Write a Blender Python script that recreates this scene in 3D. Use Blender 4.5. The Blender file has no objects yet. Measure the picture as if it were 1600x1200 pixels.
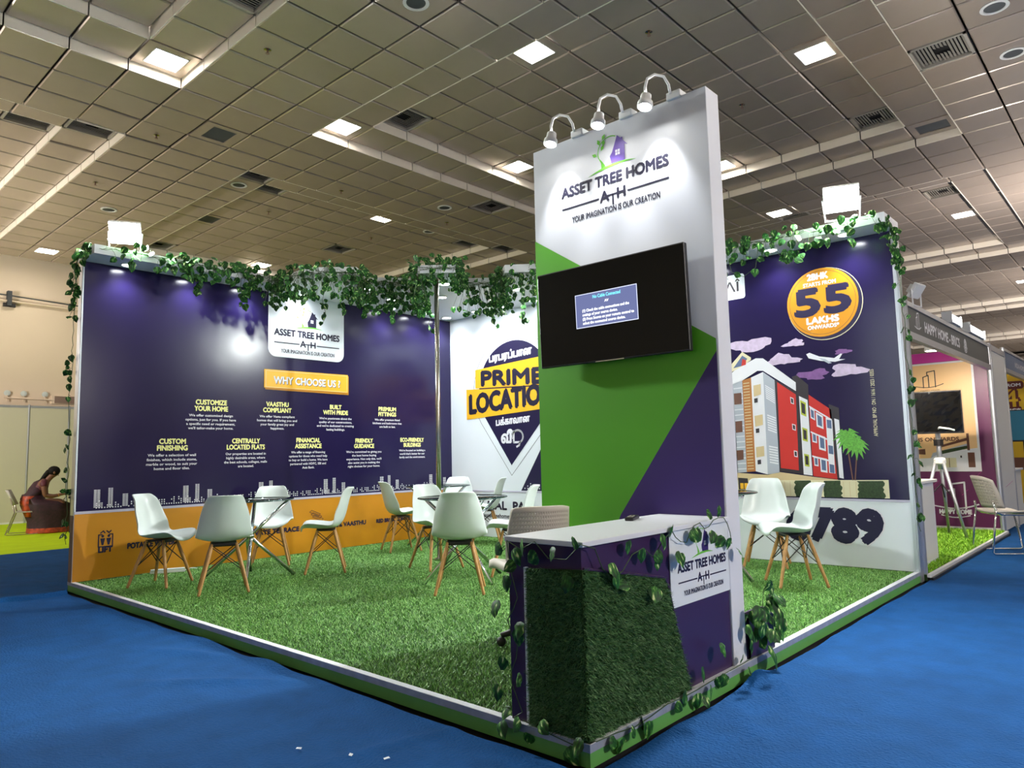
import bpy, bmesh, math, random
import numpy as np
from mathutils import Vector, Matrix
random.seed(7)
rng = np.random.default_rng(7)
S = bpy.context.scene
COL = S.collection
# ------------------------------------------------------------------ camera, world, exposure
CAM = Vector((1.72285687, -2.28977313, 1.10190731))
YAW, PITCH, ROLL, FPX = math.radians(132.27444281), math.radians(5.63432664), math.radians(-1.25723047), 1124.0
d_ = Vector((math.cos(PITCH) * math.cos(YAW), math.cos(PITCH) * math.sin(YAW), math.sin(PITCH)))
r_ = Vector((math.sin(YAW), -math.cos(YAW), 0))
u_ = r_.cross(d_)
R_ = math.cos(ROLL) * r_ + math.sin(ROLL) * u_
U_ = -math.sin(ROLL) * r_ + math.cos(ROLL) * u_
cd = bpy.data.cameras.new('camera')
cd.sensor_width = 36; cd.lens = 36 * FPX / 1600; cd.clip_start = 0.05; cd.clip_end = 200
cam = bpy.data.objects.new('camera', cd); COL.objects.link(cam)
cam.matrix_world = Matrix(((R_.x, U_.x, -d_.x, CAM.x), (R_.y, U_.y, -d_.y, CAM.y), (R_.z, U_.z, -d_.z, CAM.z), (0, 0, 0, 1)))
S.camera = cam
W = bpy.data.worlds.new('world'); S.world = W; W.use_nodes = True
W.node_tree.nodes['Background'].inputs[0].default_value = (0.9, 0.93, 1, 1)
W.node_tree.nodes['Background'].inputs[1].default_value = 0.05
S.view_settings.view_transform = 'Standard'; S.view_settings.look = 'None'
S.view_settings.gamma = 1; S.view_settings.use_curve_mapping = False
S.view_settings.exposure = 1.0
S.cycles.use_denoising = True
CEIL_E = 34.0      # ceiling panels
FLOOD_W = 230.0     # floodlights on the booth walls
DOWN_W = 25.0       # canopy downlights
ARM_W = 14.0       # arm spots on the pillar
STALL_W = 95.0
STRIP_W = 45.0     # strip floods on the neighbouring fascia
FILL_STAND_W = 420.0    # added fill floods on unseen stands

# ------------------------------------------------------------------ materials
def lin(c):
    return tuple((x / 12.92 if x <= .04045 else ((x + .055) / 1.055) ** 2.4) for x in c)
def rgb(r, g, b): return lin((r / 255, g / 255, b / 255))
def mat(name, col, rough=.5, metal=0., var=0., scale=8., bump=0., bscale=40., emit=0., spec=.5, objrand=0., stretch=None):
    m = bpy.data.materials.new(name); m.use_nodes = True
    nt = m.node_tree; b = nt.nodes['Principled BSDF']
    b.inputs['Base Color'].default_value = (*col, 1); b.inputs['Roughness'].default_value = rough
    b.inputs['Metallic'].default_value = metal; b.inputs['Specular IOR Level'].default_value = spec
    if emit:
        b.inputs['Emission Color'].default_value = (*col, 1); b.inputs['Emission Strength'].default_value = emit
    tc = None
    if var or bump:
        tc = nt.nodes.new('ShaderNodeTexCoord'); src = tc.outputs['Object']
        if stretch:
            mp = nt.nodes.new('ShaderNodeMapping'); mp.inputs['Scale'].default_value = stretch
            nt.links.new(src, mp.inputs[0]); src = mp.outputs[0]
    if var:
        n = nt.nodes.new('ShaderNodeTexNoise'); n.inputs['Scale'].default_value = scale; n.inputs['Detail'].default_value = 5
        nt.links.new(src, n.inputs['Vector'])
        r = nt.nodes.new('ShaderNodeValToRGB')
        r.color_ramp.elements[0].position = .3; r.color_ramp.elements[1].position = .7
        r.color_ramp.elements[0].color = (*[max(0, x * (1 - var)) for x in col], 1)
        r.color_ramp.elements[1].color = (*[min(1, x * (1 + var)) for x in col], 1)
        nt.links.new(n.outputs['Fac'], r.inputs[0]); out = r.outputs[0]
        nt.links.new(out, b.inputs['Base Color'])
    if objrand:
        oi = nt.nodes.new('ShaderNodeObjectInfo')
        mr = nt.nodes.new('ShaderNodeMapRange'); mr.inputs[3].default_value = 1 - objrand; mr.inputs[4].default_value = 1 + objrand
        nt.links.new(oi.outputs['Random'], mr.inputs[0])
        hs = nt.nodes.new('ShaderNodeHueSaturation'); nt.links.new(mr.outputs[0], hs.inputs['Value'])
        if var: nt.links.new(out, hs.inputs['Color'])
        else: hs.inputs['Color'].default_value = (*col, 1)
        nt.links.new(hs.outputs[0], b.inputs['Base Color'])
    if bump:
        n = nt.nodes.new('ShaderNodeTexNoise'); n.inputs['Scale'].default_value = bscale; n.inputs['Detail'].default_value = 4
        nt.links.new(src, n.inputs['Vector'])
        bp = nt.nodes.new('ShaderNodeBump'); bp.inputs['Strength'].default_value = bump; bp.inputs['Distance'].default_value = .02
        nt.links.new(n.outputs['Fac'], bp.inputs['Height']); nt.links.new(bp.outputs[0], b.inputs['Normal'])
    return m
def emitter(name, col, e):
    m = bpy.data.materials.new(name); m.use_nodes = True; nt = m.node_tree
    nt.nodes.remove(nt.nodes['Principled BSDF'])
    em = nt.nodes.new('ShaderNodeEmission'); em.inputs[0].default_value = (*col, 1); em.inputs[1].default_value = e
    nt.links.new(em.outputs[0], nt.nodes['Material Output'].inputs[0]); return m
def glassy(name, tint, gloss=.1):
    m = bpy.data.materials.new(name); m.use_nodes = True; nt = m.node_tree
    nt.nodes.remove(nt.nodes['Principled BSDF'])
    t = nt.nodes.new('ShaderNodeBsdfTransparent'); t.inputs[0].default_value = (*tint, 1)
    g = nt.nodes.new('ShaderNodeBsdfGlossy'); g.inputs['Roughness'].default_value = .02
    f = nt.nodes.new('ShaderNodeFresnel'); f.inputs[0].default_value = 1.5
    mx = nt.nodes.new('ShaderNodeMixShader'); nt.links.new(f.outputs[0], mx.inputs[0])
    nt.links.new(t.outputs[0], mx.inputs[1]); nt.links.new(g.outputs[0], mx.inputs[2])
    nt.links.new(mx.outputs[0], nt.nodes['Material Output'].inputs[0]); return m
M = {}
M['white'] = mat('white_laminate', rgb(226, 229, 236), .38, var=.02, scale=3)
M['white_metal'] = mat('white_painted_metal', rgb(225, 226, 226), .4)
M['shell'] = mat('white_plastic', rgb(208, 217, 214), .32)
M['purple'] = mat('purple_print', rgb(29, 22, 62), .2, var=.06, scale=2, bump=.05, bscale=5, spec=.4)
M['purple_counter'] = mat('purple_laminate', rgb(58, 33, 76), .35, var=.04, scale=3)
M['purple_pillar'] = mat('purple_vinyl', rgb(58, 38, 110), .4)
M['navy'] = mat('navy_ink', rgb(28, 22, 60), .4)
M['ink'] = mat('dark_ink', rgb(30, 28, 52), .45)
M['yellow'] = mat('yellow_print', rgb(206, 138, 16), .42, var=.04, scale=3, bump=.06, bscale=4)
M['gold'] = mat('gold_print', rgb(238, 180, 40), .4)
M['paleyellow'] = mat('pale_yellow_print', rgb(236, 234, 150), .5)
M['green'] = mat('green_vinyl', rgb(88, 172, 36), .4, var=.02, scale=2)
M['logo_green'] = mat('logo_green', rgb(110, 200, 60), .45)
M['paper'] = mat('white_print', rgb(226, 233, 238), .4, var=.015, scale=2, bump=.03, bscale=4)
M['lilac'] = mat('lilac_grey_strip', rgb(190, 186, 205), .4)
M['steel'] = mat('brushed_steel', rgb(190, 184, 172), .22, 1., bump=.02, bscale=30)
M['chrome'] = mat('chrome', rgb(215, 218, 220), .12, 1.)
M['alu'] = mat('aluminium', rgb(196, 200, 208), .35, .8)
M['trim'] = mat('grey_edge_trim', rgb(165, 172, 190), .4, .3, var=.15, scale=14)
M['trim_top'] = mat('pale_edge_trim', rgb(214, 217, 220), .4, .1)
M['skirt'] = mat('green_skirt', rgb(96, 164, 84), .55, var=.07, scale=5)
M['brown'] = mat('brown_edge', rgb(120, 92, 80), .6)
M['wood'] = mat('beech_wood', rgb(188, 140, 84), .5, var=.22, scale=9, stretch=(8, 8, 1))
M['black'] = mat('black_metal', rgb(24, 22, 24), .45)
M['dark'] = mat('dark_plastic', rgb(30, 28, 32), .4)
M['screen'] = mat('tv_screen', rgb(5, 5, 6), .22, spec=.25)
M['osd'] = emitter('screen_message', rgb(86, 92, 128), 1.0)
M['osd_line'] = emitter('screen_message_edge', rgb(190, 196, 216), 1.0)
M['osd_txt'] = emitter('screen_message_text', rgb(235, 238, 245), 1.0)
M['osd_cyan'] = emitter('screen_message_title', rgb(110, 205, 225), 1.0)
M['glass'] = glassy('table_glass', (.72, .8, .78))
M['glass_edge'] = mat('glass_edge', rgb(40, 66, 62), .15)
M['tile'] = mat('ceiling_tile', rgb(182, 168, 156), .27, .35, var=.05, scale=1.2, bump=.16, bscale=3.2, objrand=.07, spec=.6)
M['tile_bulk'] = mat('ceiling_tile_far', rgb(182, 168, 156), .27, .35, var=.08, scale=1.1, bump=.16, bscale=3.2, spec=.6)
M['slab'] = mat('ceiling_void', rgb(46, 42, 38), .9)
M['step'] = mat('ceiling_step', rgb(246, 238, 224), .5)
M['grille'] = mat('vent_grille', rgb(168, 162, 152), .5, .2)
M['hole'] = mat('vent_dark', rgb(22, 20, 19), .9)
M['mesh_grey'] = mat('return_grille', rgb(66, 70, 74), .7)
M['cream'] = mat('cream_wall', rgb(226, 208, 184), .75, var=.03, scale=.6)
M['partition'] = mat('partition_panel', rgb(204, 200, 180), .45)
M['carpet'] = mat('blue_carpet', rgb(16, 72, 128), .95, var=.13, scale=5.5, bump=.6, bscale=70, spec=.15)
M['lime'] = mat('lime_carpet', rgb(176, 206, 22), .95, var=.06, scale=3, spec=.15)
M['shaded_concrete'] = mat('floor_base', rgb(26, 26, 34), .9)  # base darkened to give the shadow line in the gap beside the platform
M['soil'] = mat('turf_backing', rgb(38, 70, 26), .95)
M['lamp'] = emitter('lamp_face', (1, .97, .92), 40)
M['ceil_lamp'] = emitter('ceiling_lamp_face', (1, .93, .82), CEIL_E)
M['flood'] = emitter('flood_face', (.93, 1, .95), 90)
M['downlight'] = emitter('downlight_lens', (.94, .97, 1), 34)
M['warm'] = emitter('warm_lamp_face', (1, .84, .66), 20)
M['tube'] = emitter('strip_lamp_face', (1, .98, .9), 9)
M['beige_mesh'] = mat('beige_chair_plastic', rgb(214, 206, 194), .5)
M['grey_mesh'] = mat('grey_chair_plastic', rgb(176, 172, 166), .5)
M['magenta'] = mat('magenta_print', rgb(196, 44, 152), .4)
M['plum'] = mat('plum_print', rgb(98, 34, 84), .4, var=.14, scale=1.3)
M['peach'] = mat('peach_print', rgb(238, 196, 142), .45)
M['charcoal'] = mat('charcoal_board', rgb(82, 84, 84), .5)
M['bluegrey'] = mat('blue_grey_board', rgb(104, 120, 148), .5)
M['offwhite'] = mat('stall_white', rgb(222, 222, 218), .45)
M['ochre'] = mat('ochre_print', rgb(206, 168, 20), .5)
M['maroon_ink'] = mat('maroon_ink', rgb(92, 26, 24), .5)
M['teal'] = mat('teal_screen', rgb(52, 128, 158), .25)
M['brick_red'] = mat('print_red', rgb(196, 40, 34), .4)
M['p_white'] = mat('print_white', rgb(226, 226, 232), .4)
M['p_grey'] = mat('print_grey', rgb(172, 178, 190), .4)
M['p_dark'] = mat('print_dark', rgb(44, 38, 46), .4)
M['p_orange'] = mat('print_orange', rgb(176, 112, 52), .4)
M['p_tan'] = mat('print_tan', rgb(206, 184, 140), .4)
M['p_cream'] = mat('print_cream', rgb(222, 214, 178), .4)
M['p_green'] = mat('print_leaf', rgb(96, 168, 60), .4, var=.3, scale=60)
M['p_hedge'] = mat('print_hedge', rgb(44, 64, 34), .4, var=.5, scale=70)
M['p_lime'] = mat('print_lime', rgb(180, 190, 60), .4)
M['p_blue'] = mat('print_blue', rgb(86, 104, 140), .4)
M['p_cloud'] = mat('print_cloud', rgb(196, 178, 204), .4, var=.15, scale=22)
M['p_cloud2'] = mat('print_purple_cloud', rgb(122, 80, 138), .4, var=.2, scale=22)
M['p_brown'] = mat('print_brown', rgb(104, 66, 52), .4)
M['skin'] = mat('skin', rgb(120, 78, 56), .55)
M['hair'] = mat('black_hair', rgb(14, 11, 11), .7, spec=.2)
M['sari'] = mat('maroon_sari', rgb(46, 14, 30), .6, var=.5, scale=26)
M['blouse'] = mat('maroon_blouse', rgb(84, 24, 40), .6)
M['sari_gold'] = mat('red_gold_border', rgb(168, 62, 30), .5, var=.6, scale=18)
M['gold_metal'] = mat('gold_bangle', rgb(214, 160, 70), .3, .8)
M['eye'] = mat('eye', rgb(20, 16, 14), .2)
M['wrap'] = glassy('plastic_wrap', (.86, .86, .86))

def leaf_material():
    m = bpy.data.materials.new('pothos_leaf'); m.use_nodes = True; nt = m.node_tree; b = nt.nodes['Principled BSDF']
    tc = nt.nodes.new('ShaderNodeTexCoord'); oi = nt.nodes.new('ShaderNodeObjectInfo')
    mp = nt.nodes.new('ShaderNodeMapping'); mp.inputs['Scale'].default_value = (16, 42, 20)
    cx = nt.nodes.new('ShaderNodeCombineXYZ')
    ml = nt.nodes.new('ShaderNodeMath'); ml.operation = 'MULTIPLY'; ml.inputs[1].default_value = 37.
    nt.links.new(oi.outputs['Random'], ml.inputs[0]); nt.links.new(ml.outputs[0], cx.inputs[0])
    nt.links.new(tc.outputs['Object'], mp.inputs[0]); nt.links.new(cx.outputs[0], mp.inputs['Location'])
    n = nt.nodes.new('ShaderNodeTexNoise'); n.inputs['Scale'].default_value = 1.; n.inputs['Detail'].default_value = 2
    nt.links.new(mp.outputs[0], n.inputs['Vector'])
    r = nt.nodes.new('ShaderNodeValToRGB'); e = r.color_ramp.elements
    e[0].position = .42; e[0].color = (*rgb(14, 56, 20), 1)
    e[1].position = .56; e[1].color = (*rgb(36, 100, 32), 1)
    x = r.color_ramp.elements.new(.635); x.color = (*rgb(100, 156, 66), 1)
    x = r.color_ramp.elements.new(.70); x.color = (*rgb(210, 220, 160), 1)
    nt.links.new(n.outputs['Fac'], r.inputs[0]); nt.links.new(r.outputs[0], b.inputs['Base Color'])
    b.inputs['Roughness'].default_value = .55; b.inputs['Specular IOR Level'].default_value = .3
    return m
M['leaf'] = leaf_material()
M['vine'] = mat('vine_stem', rgb(58, 84, 44), .6)
M['foliage_bulk'] = mat('pothos_leaf_bulk', rgb(44, 104, 36), .45, var=.7, scale=26)
def grass_material(name, c0, c1, c2):
    m = bpy.data.materials.new(name); m.use_nodes = True; nt = m.node_tree; b = nt.nodes['Principled BSDF']
    g = nt.nodes.new('ShaderNodeNewGeometry')
    r = nt.nodes.new('ShaderNodeValToRGB'); e = r.color_ramp.elements
    e[0].color = (*c0, 1); e[1].color = (*c2, 1); x = e.new(.5); x.color = (*c1, 1)
    nt.links.new(g.outputs['Random Per Island'], r.inputs[0]); nt.links.new(r.outputs[0], b.inputs['Base Color'])
    b.inputs['Roughness'].default_value = .5; return m
M['turf'] = grass_material('turf_blades', rgb(66, 116, 40), rgb(104, 164, 66), rgb(160, 206, 116))
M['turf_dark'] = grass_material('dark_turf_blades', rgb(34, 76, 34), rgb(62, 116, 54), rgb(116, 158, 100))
M['turf_lime'] = grass_material('bright_turf_blades', rgb(96, 160, 20), rgb(136, 200, 36), rgb(176, 220, 70))

# ------------------------------------------------------------------ mesh builder
class MB:
    def __init__(s): s.v = []; s.f = []; s.m = []; s.mats = []
    def mi(s, m):
        if m not in s.mats: s.mats.append(m)
        return s.mats.index(m)
    def add(s, verts, faces, m):
        o = len(s.v); k = s.mi(m); s.v += [tuple(x) for x in verts]
        for f in faces: s.f.append([i + o for i in f]); s.m.append(k)
    def box(s, a, b, m, mtx=None):
        x0, y0, z0 = a; x1, y1, z1 = b
        v = [Vector(p) for p in ((x0, y0, z0), (x1, y0, z0), (x1, y1, z0), (x0, y1, z0), (x0, y0, z1), (x1, y0, z1), (x1, y1, z1), (x0, y1, z1))]
        if mtx: v = [mtx @ p for p in v]
        s.add(v, [(0, 3, 2, 1), (4, 5, 6, 7), (0, 1, 5, 4), (1, 2, 6, 5), (2, 3, 7, 6), (3, 0, 4, 7)], m)
    def prism(s, poly, z0, z1, m, P0=None, A=None, B=None, N=None):
        P0 = P0 or Vector((0, 0, 0)); A = A or Vector((1, 0, 0)); B = B or Vector((0, 1, 0)); N = N or Vector((0, 0, 1))
        n = len(poly); v = [P0 + A * p[0] + B * p[1] + N * z0 for p in poly] + [P0 + A * p[0] + B * p[1] + N * z1 for p in poly]
        s.add(v, [list(range(n))[::-1], list(range(n, 2 * n))] + [(i, (i + 1) % n, n + (i + 1) % n, n + i) for i in range(n)], m)
    def tube(s, pts, r, m, n=8, cap=True):
        pts = [Vector(p) for p in pts]; L = len(pts)
        rr = r if isinstance(r, (list, tuple)) else [r] * L
        v = []; prev = None
        for i, p in enumerate(pts):
            t = (pts[min(i + 1, L - 1)] - pts[max(i - 1, 0)]).normalized()
            if prev is None:
                a = t.orthogonal().normalized()
            else:
                a = (prev - t * prev.dot(t)); a = a.normalized() if a.length > 1e-6 else t.orthogonal().normalized()
            prev = a; b = t.cross(a)
            for k in range(n):
                an = 2 * math.pi * k / n; v.append(p + (a * math.cos(an) + b * math.sin(an)) * rr[i])
        f = [(i * n + k, i * n + (k + 1) % n, (i + 1) * n + (k + 1) % n, (i + 1) * n + k) for i in range(L - 1) for k in range(n)]
        if cap: f += [list(range(n))[::-1], list(range((L - 1) * n, L * n))]
        s.add(v, f, m)
    def lathe(s, prof, m, n=16, mtx=None, cap=True):
        v = []
        for r, z in prof:
            for k in range(n):
                a = 2 * math.pi * k / n; p = Vector((r * math.cos(a), r * math.sin(a), z)); v.append(mtx @ p if mtx else p)
        L = len(prof)
        f = [(i * n + k, i * n + (k + 1) % n, (i + 1) * n + (k + 1) % n, (i + 1) * n + k) for i in range(L - 1) for k in range(n)]
        if cap: f += [list(range(n))[::-1], list(range((L - 1) * n, L * n))]
        s.add(v, f, m)
    def ball(s, c, r, m, n=10, sc=(1, 1, 1)):
        v = []; rows = n // 2
        for i in range(rows + 1):
            t = math.pi * i / rows
            for k in range(n):
                a = 2 * math.pi * k / n
                v.append((c[0] + r * sc[0] * math.sin(t) * math.cos(a), c[1] + r * sc[1] * math.sin(t) * math.sin(a), c[2] + r * sc[2] * math.cos(t)))
        s.add(v, [(i * n + k, (i + 1) * n + k, (i + 1) * n + (k + 1) % n, i * n + (k + 1) % n) for i in range(rows) for k in range(n)], m)
    def build(s, name, parent=None, smooth=False, loc=None):
        me = bpy.data.meshes.new(name); me.from_pydata(s.v, [], s.f)
        for m in s.mats: me.materials.append(m)
        if len(s.mats) > 1: me.polygons.foreach_set('material_index', s.m)
        if smooth: me.polygons.foreach_set('use_smooth', [True] * len(s.f))
        me.update()
        o = bpy.data.objects.new(name, me); COL.objects.link(o)
        if parent is not None: o.parent = parent
        if loc is not None: o.location = loc
        return o
def bevel(o, w=.004, seg=2):
    b = o.modifiers.new('bevel', 'BEVEL'); b.width = w; b.segments = seg; b.limit_method = 'ANGLE'; return o
def tag(o, label=None, cat=None, group=None, kind=None):
    if label: o['label'] = label
    if cat: o['category'] = cat
    if group: o['group'] = group
    if kind: o['kind'] = kind
    return o
def empty(name, loc=(0, 0, 0), rz=0., label=None, cat=None, group=None):
    o = bpy.data.objects.new(name, None); COL.objects.link(o); o.location = loc; o.rotation_euler = (0, 0, rz)
    o.empty_display_size = .1
    return tag(o, label, cat, group)
def copy_tree(o, parent=None):
    c = o.copy(); COL.objects.link(c)
    if parent is not None: c.parent = parent
    for ch in list(o.children): copy_tree(ch, c)
    return c

# ---- flat print helpers: a plane has origin P, right A, up B, outward N
class Plane:
    def __init__(s, P, A, N): s.P = Vector(P); s.A = Vector(A); s.B = Vector((0, 0, 1)); s.N = Vector(N)
    def at(s, a, b, n=0.): return s.P + s.A * a + s.B * b + s.N * n
def poly(mb, pl, pts, m, off): mb.add([pl.at(a, b, off) for a, b in pts], [list(range(len(pts)))], m)
def rect(a0, b0, a1, b1): return [(a0, b0), (a1, b0), (a1, b1), (a0, b1)]
def rrect(a0, b0, a1, b1, r, n=5, corners=(1, 1, 1, 1)):
    out = []
    for (cx, cy, s0, on, cor) in ((a0 + r, b0 + r, 180, corners[0], (a0, b0)), (a1 - r, b0 + r, 270, corners[1], (a1, b0)), (a1 - r, b1 - r, 0, corners[2], (a1, b1)), (a0 + r, b1 - r, 90, corners[3], (a0, b1))):
        if not on: out.append(cor); continue
        for k in range(n + 1):
            t = math.radians(s0 + 90 * k / n); out.append((cx + r * math.cos(t), cy + r * math.sin(t)))
    return out
def disc(cx, cy, r, n=40, ry=None): return [(cx + r * math.cos(2 * math.pi * k / n), cy + (ry or r) * math.sin(2 * math.pi * k / n)) for k in range(n)]
def ring(mb, pl, cx, cy, r0, r1, m, off, n=40, a0=0, a1=360):
    v = []; 
    for k in range(n + 1):
        t = math.radians(a0 + (a1 - a0) * k / n)
        v += [pl.at(cx + r0 * math.cos(t), cy + r0 * math.sin(t), off), pl.at(cx + r1 * math.cos(t), cy + r1 * math.sin(t), off)]
    mb.add(v, [(2 * k, 2 * k + 1, 2 * k + 3, 2 * k + 2) for k in range(n)], m)
def stroke(mb, pl, pts, w, m, off):
    for (a, b), (c, d) in zip(pts, pts[1:]):
        dx, dy = c - a, d - b; L = math.hypot(dx, dy) or 1e-6; nx, ny = -dy / L * w / 2, dx / L * w / 2; ex, ey = dx / L * w * .3, dy / L * w * .3
        poly(mb, pl, [(a + nx - ex, b + ny - ey), (a - nx - ex, b - ny - ey), (c - nx + ex, d - ny + ey), (c + nx + ex, d + ny + ey)], m, off)
_tc = {}
def glyphs(txt, res=3):
    if (txt, res) in _tc: return _tc[(txt, res)]
    c = bpy.data.curves.new('lettering_source', 'FONT'); c.body = txt; c.size = 1; c.resolution_u = res
    o = bpy.data.objects.new('lettering_source', c); COL.objects.link(o)
    bpy.context.view_layer.update()
    dg = bpy.context.evaluated_depsgraph_get(); me = o.evaluated_get(dg).to_mesh()
    v = np.array([x.co[:2] for x in me.vertices]) if len(me.vertices) else np.zeros((1, 2)); f = [list(p.vertices) for p in me.polygons]
    bpy.data.objects.remove(o); bpy.data.curves.remove(c)
    _tc[(txt, res)] = (v, f); return v, f
CAPH = None
def text(mb, pl, txt, a0, a1, base, cap, m, off, bold=0., fit=True, res=3, slant=0., tilt=0., up=None):
    """one line of lettering from a0 to a1 on baseline `base`, capital height `cap`"""
    global CAPH
    if CAPH is None: CAPH = glyphs('H')[0][:, 1].max()
    v, f = glyphs(txt, res); x0, x1 = v[:, 0].min(), v[:, 0].max()
    sy = cap / CAPH; sx = (a1 - a0) / max(x1 - x0, 1e-6)
    if not fit: sx = sy; a0 = (a0 + a1) / 2 - (x1 - x0) * sx / 2
    offs = [(0, 0)]
    if bold: offs = [(-bold, 0), (bold, 0), (0, bold), (0, -bold), (bold * .7, bold * .7), (-bold * .7, -bold * .7)]
    for q_, (ox, oy) in enumerate(offs):
        pts = []
        for x, y in v:
            yy = y * sy + oy; xx = (x - x0) * sx + slant * yy + ox
            pts.append(pl.at(a0 + xx, base + yy + tilt * xx, off + q_ * .00007))
        mb.add(pts, f, m)

def brand_logo(mb, pl, cx, base, w, off, ink, house):
    """tree-and-house mark with three lines of lettering; base = baseline of the big line, w = its width"""
    k = w / .9
    text(mb, pl, 'ASSET TREE HOMES', cx - w / 2, cx + w / 2, base, .074 * k, ink, off, bold=.0048 * k)
    y = base - .088 * k
    poly(mb, pl, rect(cx - w / 2, y - .006 * k, cx - .115 * k, y + .006 * k), ink, off)
    poly(mb, pl, rect(cx + .125 * k, y - .006 * k, cx + w / 2, y + .006 * k), ink, off)
    text(mb, pl, 'A', cx - .105 * k, cx - .03 * k, y - .03 * k, .075 * k, ink, off, bold=.004 * k)
    text(mb, pl, 'H', cx + .04 * k, cx + .105 * k, y - .03 * k, .07 * k, ink, off, bold=.004 * k)
    poly(mb, pl, rect(cx - .05 * k, y + .0 * k, cx + .06 * k, y + .011 * k), ink, off)
    poly(mb, pl, rect(cx - .004 * k, y - .07 * k, cx + .01 * k, y + .005 * k), ink, off)
    text(mb, pl, 'YOUR IMAGINATION IS OUR CREATION', cx - .40 * w, cx + .42 * w, base - .205 * k, .042 * k, ink, off, bold=.0012 * k)
    # ground swoosh, house, tree
    g = base + .125 * k
    up = [(cx - .2 * k + .4 * k * t, g - .035 * k + .05 * k * math.sin(math.pi * (t * .75 + .05))) for t in np.linspace(0, 1, 12)]
    lo = [(a, b - .018 * k * math.sin(math.pi * t) - .001) for (a, b), t in zip(up, np.linspace(0, 1, 12))][::-1]
    for i in range(11):
        poly(mb, pl, [up[i], lo[11 - i], lo[10 - i], up[i + 1]], M['logo_green'], off)
    hx = cx + .055 * k; hb = g + .012 * k
    poly(mb, pl, [(hx - .055 * k, hb), (hx + .06 * k, hb), (hx + .06 * k, hb + .115 * k), (hx + .085 * k, hb + .105 * k), (hx + .045 * k, hb + .15 * k), (hx + .045 * k, hb + .17 * k), (hx + .03 * k, hb + .17 * k), (hx + .03 * k, hb + .165 * k), (hx, hb + .195 * k), (hx - .045 * k, hb + .085 * k), (hx - .065 * k, hb + .06 * k)], house, off)
    for i in (0, 1):
        for j in (0, 1):
            poly(mb, pl, rect(hx - .018 * k + i * .021 * k, hb + .052 * k + j * .021 * k, hx - .001 * k + i * .021 * k, hb + .07 * k + j * .021 * k), M['p_white'], off + .0006)
    tx = cx - .085 * k
    poly(mb, pl, [(tx, hb - .01 * k), (tx + .035 * k, hb), (tx + .012 * k, hb + .035 * k), (tx - .03 * k, hb + .085 * k), (tx - .002 * k, hb + .03 * k)], M['logo_green'], off)
    for dx, dy, an in ((-.035, .09, 150), (.0, .12, 60), (.02, .15, 80), (-.01, .165, 110), (.012, .195, 60)):
        ca, sa = math.cos(math.radians(an)), math.sin(math.radians(an)); L, w2 = .05 * k, .014 * k; x, y2 = tx + dx * k, hb + dy * k
        poly(mb, pl, [(x, y2), (x + ca * L / 2 + sa * w2, y2 + sa * L / 2 - ca * w2), (x + ca * L, y2 + sa * L), (x + ca * L / 2 - sa * w2, y2 + sa * L / 2 + ca * w2)], M['logo_green'], off)
    ring(mb, pl, cx - .01 * k, hb + .105 * k, .098 * k, .105 * k, M['logo_green'], off, 20, 60, 200)

# ------------------------------------------------------------------ the hall
LX, LY, H, HP = 6.0, 4.87, 3.085, .089
XW, XE, YS, YN = -16.5, 11.0, -9.0, 46.0
P, X0, Y0 = .59, -.12, 2.92
ZLO, ZMID, ZHI = 5.55, 5.66, 5.78
def struct(name, mb, **k): return tag(mb.build(name, **k), kind='structure')
b = MB(); b.box((XW - .2, YS, -HP), (XW, YN, 6.2), M['cream']); wall_hall = struct('wall_west', b)
b = MB(); b.box((XE, YS, -HP), (XE + .2, YN, 6.2), M['cream']); struct('wall_east', b)
b = MB(); b.box((XW, YN, -HP), (XE, YN + .2, 6.2), M['cream']); struct('wall_north', b)
b = MB(); b.box((XW, YS - .2, -HP), (XE, YS, 6.2), M['cream']); struct('wall_south', b)

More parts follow.
